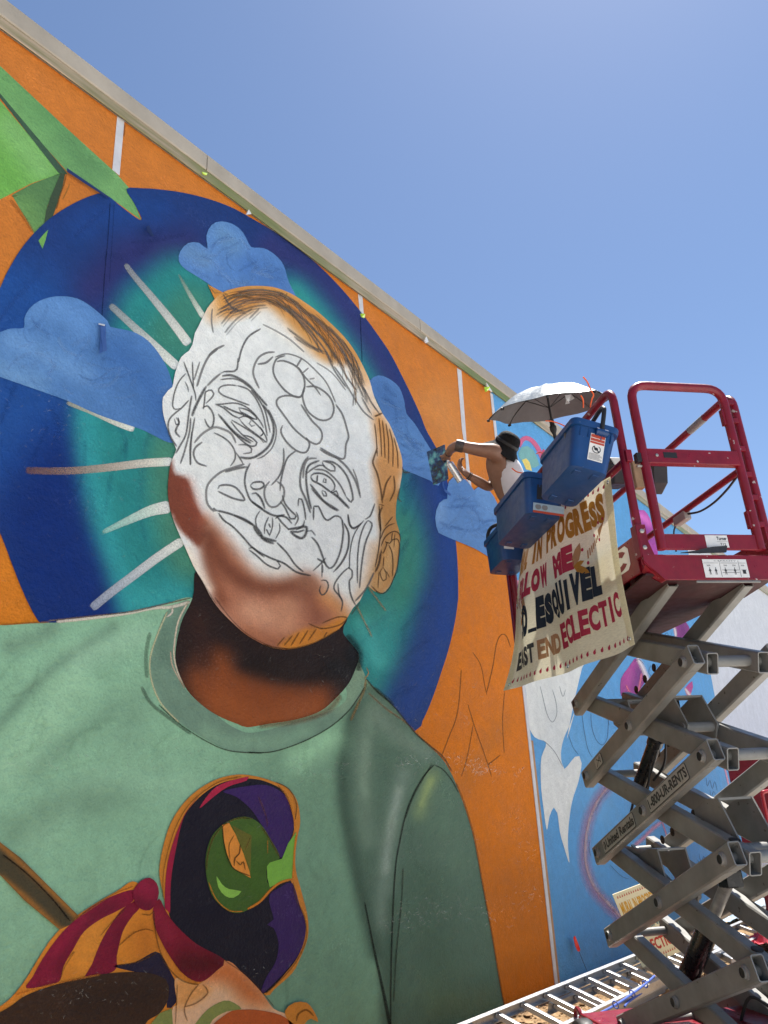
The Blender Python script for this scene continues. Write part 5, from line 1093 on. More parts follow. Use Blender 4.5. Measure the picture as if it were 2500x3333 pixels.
r3, k3, Ln3, Wd3, H3, hb3 = make_bin(-.43, -.03, -.375, 1.30, .25, .26, math.radians(4), 'blue bin at the far corner of the platform, mostly hidden behind the long bin', -1, 0)
MB().tube(smooth_path([(hb3[0] + .05, hb3[1] - .10, .82 * H3), (hb3[0] - .02, hb3[1] - .12, H3 * 1.1), (hb3[0] + .0, hb3[1] - .12, H3 + .11), (hb3[0] + .09, hb3[1] - .09, H3 + .135), (hb3[0] + .25, hb3[1], H3 + .10)], n=6), .015, 10).build('handle', M['black'], smooth=True, **k3)
bin_sticker(k3, Ln3, Wd3, H3, .1, .4, .3, .7, M['label'], .003)

# ------------------------------------------------------------------ spray cans
def spray_can(base, axis, r, h, label, body, cap, capcol):
    ax = Vector(axis).normalized(); m = ax.to_track_quat('Z', 'Y').to_matrix().to_4x4(); m.translation = Vector(base)
    root = empty('spray_can', m, label, 'spray can', 'spray paint cans')
    kw = dict(parent=root, keep=False)
    MB().lathe((0, 0, 0), (0, 0, 1), [(0, 0), (r, 0), (r, h * .86)], 20).build('can_body', body, smooth=True, **kw)
    MB().lathe((0, 0, h * .86), (0, 0, 1), [(r, 0), (r * .92, h * .03), (r * .6, h * .085), (r * .4, h * .10), (0, h * .10)], 20).build('can_dome', capcol, smooth=True, **kw)
    MB().lathe((0, 0, h * .955), (0, 0, 1), [(r * .38, 0), (r * .38, h * .05), (r * .2, h * .10), (0, h * .10)], 12).build('nozzle', cap, smooth=True, **kw)
    return root
M['silver'] = simple('can_metal', (.62, .62, .62, 1), .25, .85)
M['candark'] = simple('dark_can_print', (.03, .03, .035, 1), .35)
b2i = WORLD[r2]
spray_can(b2i @ Vector((Ln2 / 2 - .10, Wd2 * .34, .13)), LU, .033, .20, 'black spray can with pale dome standing in the long blue bin', M['candark'], M['white'], M['silver'])
b1i = WORLD[r1]
spray_can(b1i @ Vector((Ln / 2 - .13, Wd * .26, .11)), LU, .033, .195, 'spray can whose pale top just clears the sticker bin', M['candark'], M['white'], M['white'])
# clear plastic bag stuffed in the long bin
mb = MB(); rg = random.Random(5); vs = []; n = 9
for i in range(n):
    for j in range(n):
        vs.append(b2i @ Vector((-.16 + .30 * i / (n - 1) + rg.uniform(-.01, .01), .015 + .12 * j / (n - 1), H2 * .84 + .10 * math.sin(math.pi * i / (n - 1)) * math.sin(math.pi * (j + 1) / (n + 1)) + rg.uniform(-.012, .012))))
fs = [(i * n + j, (i + 1) * n + j, (i + 1) * n + j + 1, i * n + j + 1) for i in range(n - 1) for j in range(n - 1)]
M['bag'] = simple('crumpled_plastic_bag', (.62, .66, .68, 1), .25, 0, .1, 20)
tag(mb.add(vs, fs).build('plastic_bag', M['bag']), 'crumpled pale plastic bag in the long blue bin', 'bag')

# ------------------------------------------------------------------ banner
def cloth(s, t):
    """s 0..1 left to right, t 0..1 bottom to top -> lift coordinates"""
    top = smooth_top(s); bot = smooth_bot(s)
    p = [bot[i] + (top[i] - bot[i]) * t for i in range(3)]
    bulge = math.sin(math.pi * t) * (0.035 * math.sin(math.pi * s) - 0.012 * math.cos(9 * s))
    fold = 0.018 * math.sin(17 * s + 2.2 * t) * (1 - t) + 0.05 * math.sin(15 * s + 3 * t) * t * (1 - t) + 0.03 * math.sin(6 * s - 5 * t) * t * (1 - t) + 0.02 * math.exp(-((s - .02) / .09) ** 2) * math.sin(7 * t)
    return (p[0], p[1] - bulge + fold, p[2] + 0.006 * math.sin(12 * s) * t)
def quad(a, b, c):
    return lambda s: tuple(a[i] * (1 - s) * (1 - 2 * s) + b[i] * 4 * s * (1 - s) + c[i] * s * (2 * s - 1) for i in range(3))
smooth_top = quad((-.055, -.215, 1.150), (.60, -.235, 1.145), (1.36, -.21, 1.048))
smooth_bot = quad((.00, -.50, .100), (.77, -.37, .075), (1.325, -.205, .108))
def cw(s, t, off=0.0):
    a = cloth(s, t); p = q(*a)
    if off:
        e = 1e-3; ds = q(*cloth(min(1, s + e), t)) - q(*cloth(max(0, s - e), t)); dt = q(*cloth(s, min(1, t + e))) - q(*cloth(s, max(0, t - e)))
        n = ds.cross(dt).normalized()
        if n.y > 0: n = -n
        p = p + n * off
    return p
banner = empty('banner', frame(LBASE), 'cream printed mesh banner billowing below the blue bins on the lift', 'banner')
bk = dict(parent=banner, keep=False)
def cloth_mat(name, col, trans, rough=.8):
    m, nt, bs = new_mat(name)
    tcn = nt.nodes.new('ShaderNodeTexCoord').outputs['Object']
    mp = nt.nodes.new('ShaderNodeMapping'); mp.inputs['Scale'].default_value = (40, 40, 420); nt.links.new(tcn, mp.inputs[0])
    n = noise(nt, 1.0, 2, .5, mp.outputs[0])
    c = mixc(nt, 1.0, col, ramp(nt, n.outputs[0], [(.3, G(.86)), (.7, G(1.12))]).outputs[0], 'MULTIPLY')
    nt.links.new(c, bs.inputs['Base Color']); bs.inputs['Roughness'].default_value = rough; bs.inputs['Specular IOR Level'].default_value = .15
    tr = nt.nodes.new('ShaderNodeBsdfTranslucent'); nt.links.new(c, tr.inputs[0])
    mx = nt.nodes.new('ShaderNodeMixShader'); mx.inputs[0].default_value = trans
    out = nt.nodes['Material Output']
    nt.links.new(bs.outputs[0], mx.inputs[1]); nt.links.new(tr.outputs[0], mx.inputs[2]); nt.links.new(mx.outputs[0], out.inputs[0])
    return m
M['cloth'] = cloth_mat('cream_mesh_vinyl', (.76, .73, .55, 1), .5)
NS, NT = 60, 40
def cloth_patch(s0, s1, t0, t1, name, mat, off=0.0, ns=NS, nt_=NT, parent=None):
    vs = [cw(s0 + (s1 - s0) * i / ns, t0 + (t1 - t0) * j / nt_, off) for j in range(nt_ + 1) for i in range(ns + 1)]
    fs = [(j * (ns + 1) + i, j * (ns + 1) + i + 1, (j + 1) * (ns + 1) + i + 1, (j + 1) * (ns + 1) + i) for j in range(nt_) for i in range(ns)]
    return MB().add(vs, fs).build(name, mat, smooth=True, **bk)
cloth_patch(0, 1, 0, 1, 'cloth', M['cloth'])
cloth_patch(.955, 1, .0, 1, 'hem', M['cloth'], -.002, 4, 40); cloth_patch(0, .04, 0, 1, 'hem', M['cloth'], -.002, 4, 40)
INK = {'gold': cloth_mat('banner_ochre_ink', (.46, .23, .05, 1), .5), 'red': cloth_mat('banner_crimson_ink', (.46, .05, .10, 1), .5), 'navy': cloth_mat('banner_navy_ink', (.022, .032, .05, 1), .30), 'tan': cloth_mat('banner_tan_ink', (.46, .27, .15, 1), .5), 'charcoal': cloth_mat('banner_charcoal_ink', (.07, .075, .08, 1), .35), 'teal': cloth_mat('banner_slate_ink', (.05, .09, .13, 1), .35)}
def cloth_print(v, f, mat, name, off=.003, cut=0.03):
    """flat shapes given in cloth coordinates, cut fine enough to follow the folds"""
    me = bpy.data.meshes.new('print'); me.from_pydata([(x, y, 0) for x, y in v], [], f)
    bm = bmesh.new(); bm.from_mesh(me); bpy.data.meshes.remove(me)
    bmesh.ops.triangulate(bm, faces=bm.faces)
    for _ in range(2):
        long = [e for e in bm.edges if e.calc_length() > cut]
        if not long: break
        bmesh.ops.subdivide_edges(bm, edges=long, cuts=1)
        bmesh.ops.triangulate(bm, faces=bm.faces)
    bm.verts.index_update()
    vs = [cw(min(1, max(0, p.co.x)), min(1, max(0, p.co.y)), off) for p in bm.verts]; fs = [tuple(x.index for x in c.verts) for c in bm.faces]
    bm.free()
    return MB().add(vs, fs).build(name, mat, **bk)
def gather(s):
    """the left of the banner hangs gathered, so print is squeezed there"""
    return s if s > .22 else .045 + (s + .12) * (.175 / .34)
def line_of_print(body, s0, s1, tL, tR, h, col, bold=.05, wob=0.0, sq=True):
    n = len(body); 
    for i, ch in enumerate(body):
        if ch == ' ': continue
        v, f, w, hh = text_shape(ch, 1.0, bold)
        a = s0 + (s1 - s0) * i / n; b = s0 + (s1 - s0) * (i + .985) / n
        base = tL + (tR - tL) * (i / max(1, n - 1)); 
        hh_ = h * (1 + wob * math.sin(i * 2.4)); yo = 0.0
        if ch == '_': hh_ = h * .12; yo = 0
        if ch == 'I': a, b = a + (b - a) * .28, b - (b - a) * .28
        pts = [((a + (b - a) * x / w), base + yo + hh_ * y / hh) for x, y in v]
        if sq: pts = [(gather(x), y) for x, y in pts]
        cloth_print(pts, f, INK[col], 'printed_letter')
line_of_print('MURAL IN PROGRESS', -.12, .945, .725, .745, .178, 'gold', .07, .08)
line_of_print('FOLLOW ME', -.02, .67, .525, .545, .155, 'red', .085, .08)
line_of_print('JD_ESQUIVEL', .14, .82, .275, .345, .190, 'navy', .085, .06)
line_of_print('EAST', .06, .30, .105, .11, .115, 'charcoal', .05, 0, False)
line_of_print('END', .32, .47, .115, .12, .115, 'tan', .05, 0, False)
line_of_print('ECLECTIC', .485, .955, .13, .175, .145, 'red', .05, 0, False)
def teardrop(s, t, a, sz):
    pts = []
    for j in range(10):
        g = 2 * math.pi * j / 10; r = 1.0 if j else 1.9
        x, y = r * math.cos(g) * .9, math.sin(g) * .75; pts.append((s + sz * .75 * (x * math.cos(a) - y * math.sin(a)), t + sz * (x * math.sin(a) + y * math.cos(a))))
    cloth_print(pts, [tuple(range(10))], INK['red'], 'printed_teardrop', cut=.2)
for i in range(24):
    teardrop(.05 + .905 * i / 23, .045, math.radians(58), .013)
    teardrop(.05 + .905 * i / 23, .955, math.radians(62), .013)
def ornament(s0, t0, sgn):
    def leaf(a, L, wd, col):
        pts = [(0, 0), (.3, .5), (.7, .45), (1, 0), (.7, -.45), (.3, -.5)]
        cloth_print([(s0 + sgn * (L * .72 * (x * math.cos(a)) - wd * y * math.sin(a)), t0 + L * x * math.sin(a) + wd * y * math.cos(a)) for x, y in pts], [tuple(range(6))], INK[col], 'printed_leaf', cut=.2)
    leaf(math.radians(62), .15, .045, 'tan'); leaf(math.radians(-28), .14, .04, 'gold'); leaf(math.radians(10), .09, .03, 'gold')
    for i in range(7):
        x = s0 + sgn * (.085 + .016 * i); y = t0 + .02 + .014 * i; h = .05 - .004 * i
        cloth_print([(x, y), (x + .009, y), (x + .012, y + h), (x + .003, y + h)], [(0, 1, 2, 3)], INK['tan'], 'printed_bar', cut=.2)
    leaf_tip = [(s0 + sgn * .20, t0 + .11), (s0 + sgn * .27, t0 + .20), (s0 + sgn * .20, t0 + .16)]
    cloth_print(leaf_tip, [(0, 1, 2)], INK['tan'], 'printed_leaf', cut=.2)
    for dx, dy in ((.06, .085), (.085, -.005), (.16, .14), (.20, .10), (.215, .20), (.255, .21)):
        cloth_print([(s0 + sgn * dx + .008 * math.cos(g), t0 + dy + .011 * math.sin(g)) for g in np.linspace(0, 2 * math.pi, 11)[:-1]], [tuple(range(10))], INK['red'], 'printed_dot', cut=.2)
ornament(.665, .56, 1); ornament(.245, .47, -1) if False else ornament(.235, .43, -1)
for s, t in ((.03, .03), (.5, .03), (.97, .04), (.985, .97), (.5, .965), (.03, .965), (.02, .55)):
    c = cw(s, t, .004); n = (cw(s, t, .02) - c).normalized()
    MB().lathe(c, n, [(.005, .001), (.006, .003), (.011, .003), (.0125, .0)], 14).build('grommet', M['silver'], smooth=True, **bk)

# ------------------------------------------------------------------ fluorescent cords tied along the rail
def cord(px, depth, r, label):
    pts = [at_depth(1580 + x / 3.318, 1180 + y / 3.318, d) for (x, y), d in zip(px, depth)]
    tag(MB().tube(smooth_path(pts, n=6), r, 8).build('orange_cord', M['orange_cord'], smooth=True), label, 'cord', 'orange cords tied to the platform')
qd = lambda l, w, u: (qw(l, w, u) - EYE).dot(CF)
dr = qd(1.15, W0, RT)
cord([(1055, 155), (1100, 210), (1140, 300), (1168, 350), (1150, 400), (1135, 480), (1170, 515)], [dr - .05] * 7, .0048, 'orange cord knotted round the left rail with its loose end standing highest')
cord([(1030, 355), (1055, 405), (1058, 490)], [dr + .1] * 3, .0045, 'short orange cord end in front of the umbrella canopy')
cord([(650, 630), (720, 635), (800, 660), (865, 690)], [dr + .35] * 4, .0045, 'orange cord tied round the umbrella pole')
cord([(285, 1140), (340, 1180), (420, 1195), (480, 1190)], [dr + .35] * 4, .0045, 'orange cord end against the white tank top')
cord([(550, 985), (590, 972), (625, 980)], [dr + .5] * 3, .004, 'orange cord end beside the pink painted ring')
cord([(1225, 470), (1270, 475)], [dr - .02] * 2, .004, 'small orange cord tail under the rail bend')

# ------------------------------------------------------------------ umbrella
uc = at_depth(1786, 1316, 6.05)
v = (uc - EYE).normalized()
ux = (CX * math.cos(math.radians(10)) + CU * math.sin(math.radians(10))); ux = (ux - v * ux.dot(v)).normalized()
uu = ux.cross(v) if ux.cross(v).z > 0 else v.cross(ux)
un = (uu * math.cos(math.radians(12)) + v * math.sin(math.radians(12))).normalized(); uy = un.cross(ux).normalized()
um = Matrix(((ux.x, uy.x, un.x, uc.x), (ux.y, uy.y, un.y, uc.y), (ux.z, uy.z, un.z, uc.z), (0, 0, 0, 1)))
umb = empty('umbrella', um, 'small silver clamp-on umbrella shading the painter over the lift platform', 'umbrella')
uk = dict(parent=umb, keep=False)
UR, UH, NR = .478, .175, 8
def canopy_pt(a, r, inner=False):
    k = NR / (2 * math.pi); ph = (a * k) % 1.0; sag = 1 - .075 * (math.sin(math.pi * ph) ** 1.2) * r   # scalloped between ribs
    z = UH * (1 - r ** 2.1) - .03 - (.02 * math.sin(math.pi * ph) * r * (1 - r) * 2) + .004 * math.sin(9 * a + 14 * r) * r
    return Vector((UR * r * sag * math.cos(a), UR * r * sag * math.sin(a), z - (.004 if inner else 0)))
M['canopy_out'] = simple('silver_umbrella_cloth', (.20, .235, .26, 1), .45, .3, .18, 9, .5, .5, 14)
M['canopy_in'] = simple('grey_umbrella_lining', (.135, .132, .135, 1), .8, 0, .08, 10)
na, nr = NR * 6, 9
for inner, mat, nm in ((False, M['canopy_out'], 'canopy'), (True, M['canopy_in'], 'lining')):
    vs = [canopy_pt(2 * math.pi * i / na, max(.01, j / nr), inner) for j in range(nr + 1) for i in range(na)]
    fs = [(j * na + i, j * na + (i + 1) % na, (j + 1) * na + (i + 1) % na, (j + 1) * na + i) for j in range(nr) for i in range(na)]
    MB().add(vs, fs).build(nm, mat, smooth=True, **uk)
for k in range(NR):
    a = 2 * math.pi * k / NR
    MB().tube([canopy_pt(a + 1e-4, r, True) - Vector((0, 0, .004)) for r in np.linspace(.05, 1.0, 9)], .0032, 6).build('rib', M['black'], smooth=True, **uk)
    MB().tube([Vector((0, 0, -.03)), canopy_pt(a + 1e-4, .5, True) - Vector((0, 0, .008))], .0028, 6).build('strut', M['black'], smooth=True, **uk)
    p = canopy_pt(a + 1e-4, 1.0); MB().lathe(p - Vector((0, 0, .012)), p, [(0, -.01), (.011, -.008), (.011, .012), (0, .016)], 10).build('rib_tip', M['black'], smooth=True, **uk)
lo = um.inverted() @ at_depth(1800, 1392, 6.0); lo2 = um.inverted() @ at_depth(1813, 1450, 5.98)
MB().tube([Vector((0, 0, UH - .03)), Vector((0, 0, .0)), lo], .008, 10).build('pole', M['black'], smooth=True, **uk)
MB().lathe(Vector((0, 0, UH - .034)), (0, 0, 1), [(.016, 0), (.014, .012), (.005, .02), (0, .03)], 10).build('ferrule', M['black'], smooth=True, **uk)
MB().lathe(lo, (lo2 - lo), [(.010, -.07), (.018, -.065), (.018, -.02), (.026, -.01), (.026, .02), (.014, .05), (.014, .09), (.009, .10)], 12).build('swivel_clamp', M['black'], smooth=True, **uk)
MB().tube([lo, lo2, um.inverted() @ at_depth(1840, 1590, 5.93)], .0075, 10).build('pole', M['black'], smooth=True, **uk)
# scrap of white netting caught on the lining
mb = MB(); rg = random.Random(2); vs = []; pts = [(860, 350), (930, 345), (965, 385), (905, 420), (910, 440), (865, 450), (875, 400)]
tag(MB().prism([at_depth(1580 + x / 3.318, 1180 + y / 3.318, 5.78 + .02 * (i % 2)) for i, (x, y) in enumerate(pts)], (.002, .003, .001)).build('plastic_scrap', M['bag']), 'pale scrap of plastic caught under the umbrella', 'scrap')

# ------------------------------------------------------------------ painter leaning over the rail
PD = 6.42
A_ = lambda x, y, d=0.0: at_depth(x, y, PD + d)
M['skin'] = simple('brown_skin', (.235, .125, .082, 1), .48, 0, .12, 18, .4, .06, 80)  # plain brown skin tone
M['tank'] = simple('white_cotton_tank', (.66, .65, .68, 1), .85, 0, .06, 12, .2, .3, 30)
M['shorts'] = simple('dark_work_shorts', (.03, .032, .04, 1), .85, 0, .2, 12, .2, .2, 40)
M['hat'] = simple('black_bucket_hat_cloth', (.010, .010, .011, 1), .85, 0, .25, 30, .2, .4, 60)
M['shoe'] = simple('worn_shoe', (.06, .05, .045, 1), .7)
J = {'pel': A_(1690, 1700, .12), 'wst': A_(1664, 1628, .12), 'chs': A_(1636, 1545, .12), 'upc': A_(1630, 1490, .12), 'nck': A_(1640, 1468, .12), 'hed': A_(1655, 1448, .10), 'top': A_(1664, 1428, .10),
     's1': A_(1604, 1468, -.06), 'u1': A_(1556, 1464, -.10), 'e1': A_(1488, 1450, -.08), 'f1': A_(1470, 1460, .08), 'w1': A_(1459, 1476, .17),
     's2': A_(1628, 1500, .30), 'u2': A_(1612, 1555, .30), 'e2': A_(1594, 1588, .22), 'f2': A_(1556, 1566, .14), 'w2': A_(1522, 1546, .12),
     'h1': A_(1456, 1490, .21), 'h2': A_(1504, 1532, .12)}
floor_u = FL
hipL = qw(-.16, -.02, FL + .80); hipR = qw(.06, .02, FL + .80)
kn1 = qw(-.17, -.08, FL + .44); kn2 = qw(.09, -.06, FL + .44)
an1 = qw(-.17, -.02, FL + .09); an2 = qw(.10, .00, FL + .09)
verts = []; edges = []; rad = []
def vtx(p, r, link_to=None):
    verts.append(tuple(p)); rad.append(r if isinstance(r, tuple) else (r, r)); i = len(verts) - 1
    if link_to is not None: edges.append((link_to, i))
    return i
pel = vtx(J['pel'], .125); wst = vtx(J['wst'], .112, pel); chs = vtx(J['chs'], .132, wst); upc = vtx(J['upc'], .098, chs); nck = vtx(J['nck'], .052, upc); hed = vtx(J['hed'], .088, nck); top = vtx(J['top'], .070, hed)
s1 = vtx(J['s1'], .070, upc); u1 = vtx(J['u1'], .056, s1); e1 = vtx(J['e1'], .045, u1); f1 = vtx(J['f1'], .042, e1); w1 = vtx(J['w1'], .029, f1)
s2 = vtx(J['s2'], .056, upc); u2 = vtx(J['u2'], .050, s2); e2 = vtx(J['e2'], .045, u2); f2 = vtx(J['f2'], .044, e2); w2 = vtx(J['w2'], .028, f2)
for hp, kn, an, sg in ((hipL, kn1, an1, 1), (hipR, kn2, an2, -1)):
    a = vtx(hp, .088, pel); b = vtx(kn, .056, a); c = vtx((kn + an) / 2 + LA * .02, .052, b); d = vtx(an, .036, c)
    toe = an - LW * .17 + LU * -.055; e = vtx(an - LW * .05 - LU * .05, .036, d); vtx(toe, .030, e)
def hand(w, palm_dir, spread, nrm, curl, start):
    """palm and five bent fingers growing from the wrist"""
    pd = palm_dir.normalized(); sp = (spread - pd * spread.dot(pd)).normalized(); n = pd.cross(sp).normalized()
    if n.dot(nrm) < 0: n = -n
    pm = vtx(w + pd * .045, (.034, .022), start)
    for k, (off, ln) in enumerate(((-.027, .072), (-.009, .082), (.009, .078), (.027, .062))):
        kn = vtx(w + pd * .088 + sp * off, .0105, pm)
        m1 = vtx(w + pd * (.088 + ln * .40) + sp * off * 1.05 + n * (curl * .018), .0092, kn)
        m2 = vtx(w + pd * (.088 + ln * .62) + sp * off + n * (curl * .045), .0085, m1)
        vtx(w + pd * (.088 + ln * .60) + sp * off + n * (curl * .068), .0078, m2)
    t1 = vtx(w + pd * .050 + sp * -.036 + n * .010, .0115, pm); t2 = vtx(w + pd * .078 + sp * -.050 + n * .028, .0098, t1); vtx(w + pd * .10 + sp * -.046 + n * .044, .0085, t2)
hand(J['w1'], (J['h1'] - J['w1']) + CF * .02, CX * 1.0 + CF * .3, -CX, .8, w1)
hand(J['w2'], J['h2'] - J['w2'] - CX * .02 + CU * .03, CU * .7 + CF * .6, -CF, 1.1, w2)
me = bpy.data.meshes.new('body'); me.from_pydata(verts, edges, [])
me.materials.append(M['skin'])
def skin(o, radii, root, sub=2):
    o.modifiers.new('skin', 'SKIN').use_smooth_shade = True
    for i, r in enumerate(radii): o.data.skin_vertices[0].data[i].radius = r
    for d in o.data.skin_vertices[0].data: d.use_root = False
    o.data.skin_vertices[0].data[root].use_root = True
    s = o.modifiers.new('sub', 'SUBSURF'); s.levels = sub; s.render_levels = sub
def skin_obj(name, vs, es, rs, mat, parent, root=0, sub=2):
    m = bpy.data.meshes.new(name); m.from_pydata([tuple(v) for v in vs], es, []); m.materials.append(mat)
    o = bpy.data.objects.new(name, m); link(o, parent)
    m.update(); 
    o.modifiers.new('skin', 'SKIN').use_smooth_shade = True
    if not m.skin_vertices: return o
    for i, r in enumerate(rs): m.skin_vertices[0].data[i].radius = r if isinstance(r, tuple) else (r, r)
    m.skin_vertices[0].data[root].use_root = True
    s = o.modifiers.new('sub', 'SUBSURF'); s.levels = sub; s.render_levels = sub
    return o
person = empty('person', Matrix.Translation((an1 + an2) / 2 - Vector((0, 0, .09))), 'painter in black bucket hat and white tank top reaching out to spray the wall', 'person')
skin_obj('body', verts, edges, rad, M['skin'], person)
sh = CX * .052 - CF * .055
skin_obj('tank_top', [J['pel'] + sh * .3 - LU * .02, J['wst'] + sh, J['chs'] + sh, J['upc'] + sh * .9 + CU * .005], [(0, 1), (1, 2), (2, 3)], [.145, .122, .130, .094], M['tank'], person)
skin_obj('shorts', [J['pel'] - LU * .05, hipL, (hipL + kn1) / 2 - LU * .10, hipR, (hipR + kn2) / 2 - LU * .10], [(0, 1), (1, 2), (0, 3), (3, 4)], [.15, .115, .098, .115, .098], M['shorts'], person)
for an in (an1, an2):
    MB().prism([an + p for p in (LW * .05 - LU * .088 + LA * -.045, LW * .05 - LU * .088 + LA * .045, -LW * .20 - LU * .088 + LA * .04, -LW * .22 - LU * .088, -LW * .20 - LU * .088 - LA * .04)], LU * .055).build('shoe', M['shoe'], person, bevel=.02)
# hat
hc = A_(1648, 1449, .10); ha = (CX * .50 + CU * .84 - CF * .18).normalized()
mb = MB()
n = 28; prof = [(.0, .116), (.035, .114), (.062, .106), (.083, .090), (.096, .066), (.103, .030), (.106, -.004), (.114, -.018), (.146, -.045), (.182, -.082), (.181, -.086), (.142, -.051), (.100, -.020)]
a0 = Vector((0, 0, 1)); hu = ha.cross(a0).normalized(); hv = ha.cross(hu)
vs = []
for r, h in prof:
    for k in range(n):
        g = 2 * math.pi * k / n; rr2 = r * (1 + (.08 * math.sin(2 * g + 1) + .04 * math.sin(5 * g) if r > .12 else .0)); hh = h + (.010 * math.sin(2 * g + .6) + .006 * math.sin(5 * g) if r > .12 else 0)
        vs.append(hc + ha * hh + (hu * math.cos(g) + hv * math.sin(g)) * max(rr2, 1e-4))
mb.add(vs, [(i * n + k, i * n + (k + 1) % n, (i + 1) * n + (k + 1) % n, (i + 1) * n + k) for i in range(len(prof) - 1) for k in range(n)])
mb.build('hat', M['hat'], person, smooth=True)
MB().lathe(hc + ha * .003, ha, [(.1075, 0), (.109, .004), (.1085, .022), (.1055, .026)], 28).build('hat_band', M['black'], person, smooth=True)
# face under the brim, turned to the wall
fd = (-CX * .75 + CF * .6 - CU * .25).normalized()
fc = J['hed']
def blob(name, c, r, mat, n=10): 
    MB().lathe(c - ha * r, ha, [(0, 0), (r * .7, r * .3), (r, r), (r * .7, r * 1.7), (0, r * 2)], n).build(name, mat, person, smooth=True)
fs_ = fd.cross(ha).normalized()
blob('nose', fc + fd * .092 - ha * .02, .014, M['skin'])
for sg in (-1, 1):
    blob('eye', fc + fd * .078 + fs_ * (.032 * sg) + ha * .0, .011, M['white']); blob('ear', fc + fs_ * (.086 * sg) - ha * .01, .022, M['skin'])
MB().tube([fc + fd * .078 - ha * .055 - fs_ * .022, fc + fd * .086 - ha * .055, fc + fd * .078 - ha * .055 + fs_ * .022], .005, 8).build('mouth', simple('lip', (.25, .09, .08, 1), .5), person, smooth=True)
# wrist bands, tattoo
def band(p, d, r, w, mat, name='wrist_band'):
    MB().lathe(p, d, [(r, -w), (r + .003, -w * .6), (r + .003, w * .6), (r, w)], 18).build(name, mat, person, smooth=True)
band(J['w1'] + (J['f1'] - J['w1']) * .12, J['f1'] - J['w1'], .0315, .006, M['black'])
band(J['w2'] + (J['f2'] - J['w2']) * .10, J['f2'] - J['w2'], .031, .005, M['black'])
band(J['w2'] + (J['f2'] - J['w2']) * .24, J['f2'] - J['w2'], .034, .004, simple('brown_cord_band', (.10, .05, .03, 1), .7))
band(J['e1'] + (J['u1'] - J['e1']) * .12, J['u1'] - J['e1'], .0478, .034, simple('faded_tattoo_ink', (.055, .04, .035, 1), .5, 0, .5, 60), 'tattoo')
# can in the far hand, board in the near hand
can_c = A_(1496, 1560, .03)
cax = (A_(1463, 1508, .05) - can_c).normalized()
spray_can(can_c - cax * .02, cax, .032, .20, "silver spray can gripped in the painter's far hand", M['silver'], M['white'], M['silver'])
bp = [A_(1388.6, 1470.6, .42), A_(1447.6, 1446.4, .32), A_(1459.7, 1559.8, .20), A_(1410.3, 1579, .30)]
bm_, nt, bs = new_mat('paint_smeared_shield')
tcb = nt.nodes.new('ShaderNodeTexCoord').outputs['Object']
n1 = noise(nt, 7, 3, .5, tcb); n2 = noise(nt, 16, 4, .6, tcb)
c = ramp(nt, n1.outputs[0], [(.34, (.72, .74, .70, 1)), (.43, (.12, .40, .40, 1)), (.50, (.02, .06, .16, 1)), (.57, (.015, .018, .022, 1)), (.66, (.10, .34, .36, 1)), (.74, (.6, .62, .58, 1))]).outputs[0]
c = mixc(nt, ramp(nt, n2.outputs[0], [(.55, G(0)), (.68, G(.8))]).outputs[0], c, (.05, .10, .24, 1))
nt.links.new(c, bs.inputs['Base Color']); bs.inputs['Roughness'].default_value = .25; bs.inputs['Alpha'].default_value = .93
bn = (bp[1] - bp[0]).cross(bp[3] - bp[0]).normalized()
tag(MB().prism(bp, bn * .004).build('spray_shield', bm_), "paint smeared clear sheet held against the wall in the painter's near hand", 'shield')

# ------------------------------------------------------------------ aluminium ladder along the foot of the wall
R1 = Vector((5.716, 3.237, .25)); RD = Vector((7.71 - 5.716, 3.139 - 3.237, 0)).normalized(); RO = Vector((0, -.350, -.117))
up = RD.cross(RO).normalized(); up = up if up.z > 0 else -up
lad = empty('ladder', Matrix.Translation((7.2, 3.0, 0)), 'long aluminium extension ladder lying on the dirt along the wall', 'ladder')
def channel(p, d, side, length, name):
    """ladder rail: I-shaped channel"""
    mb = MB(); e = p + d * length
    mb.bar(p, e, up, .075, .004); mb.bar(p + up * .037 + side * .012, e + up * .037 + side * .012, up, .005, .030); mb.bar(p - up * .037 + side * .012, e - up * .037 + side * .012, up, .005, .030)
    return mb.build(name, M['alu'], lad)
sd = RO.normalized()
for sec, (off, x0, ln, dep) in enumerate(((Vector((0, 0, 0)), -1.6, 5.0, 0), (-up * .085 + sd * .03, .35, 5.2, 1))):
    inset = .03 * sec
    a = R1 + off + RD * x0
    channel(a, RD, sd, ln, 'rail'); channel(a + RO - sd * (.06 * sec), RD, -sd, ln, 'rail')
    k0 = (6.70 * .0)
    first = 6.37 - .333 * 6 + (.12 if sec else 0)
    for i in range(20):
        x = first + i * .333
        tpar = (x - a.x) / RD.x
        if tpar < .08 or tpar > ln - .08: continue
        p = a + RD * tpar; e = p + RO - sd * (.06 * sec)
        MB().bar(p + sd * .004, e - sd * .004, up, .036, .040).build('rung', M['alu'], lad, bevel=.004)
        for z, s_ in ((p + sd * .006, 1), (e - sd * .006, -1)):
            MB().lathe(z, sd * s_, [(.024, 0), (.026, .004), (.024, .010), (.0, .010)], 12).build('rung_collar', M['alu'], lad, smooth=True)
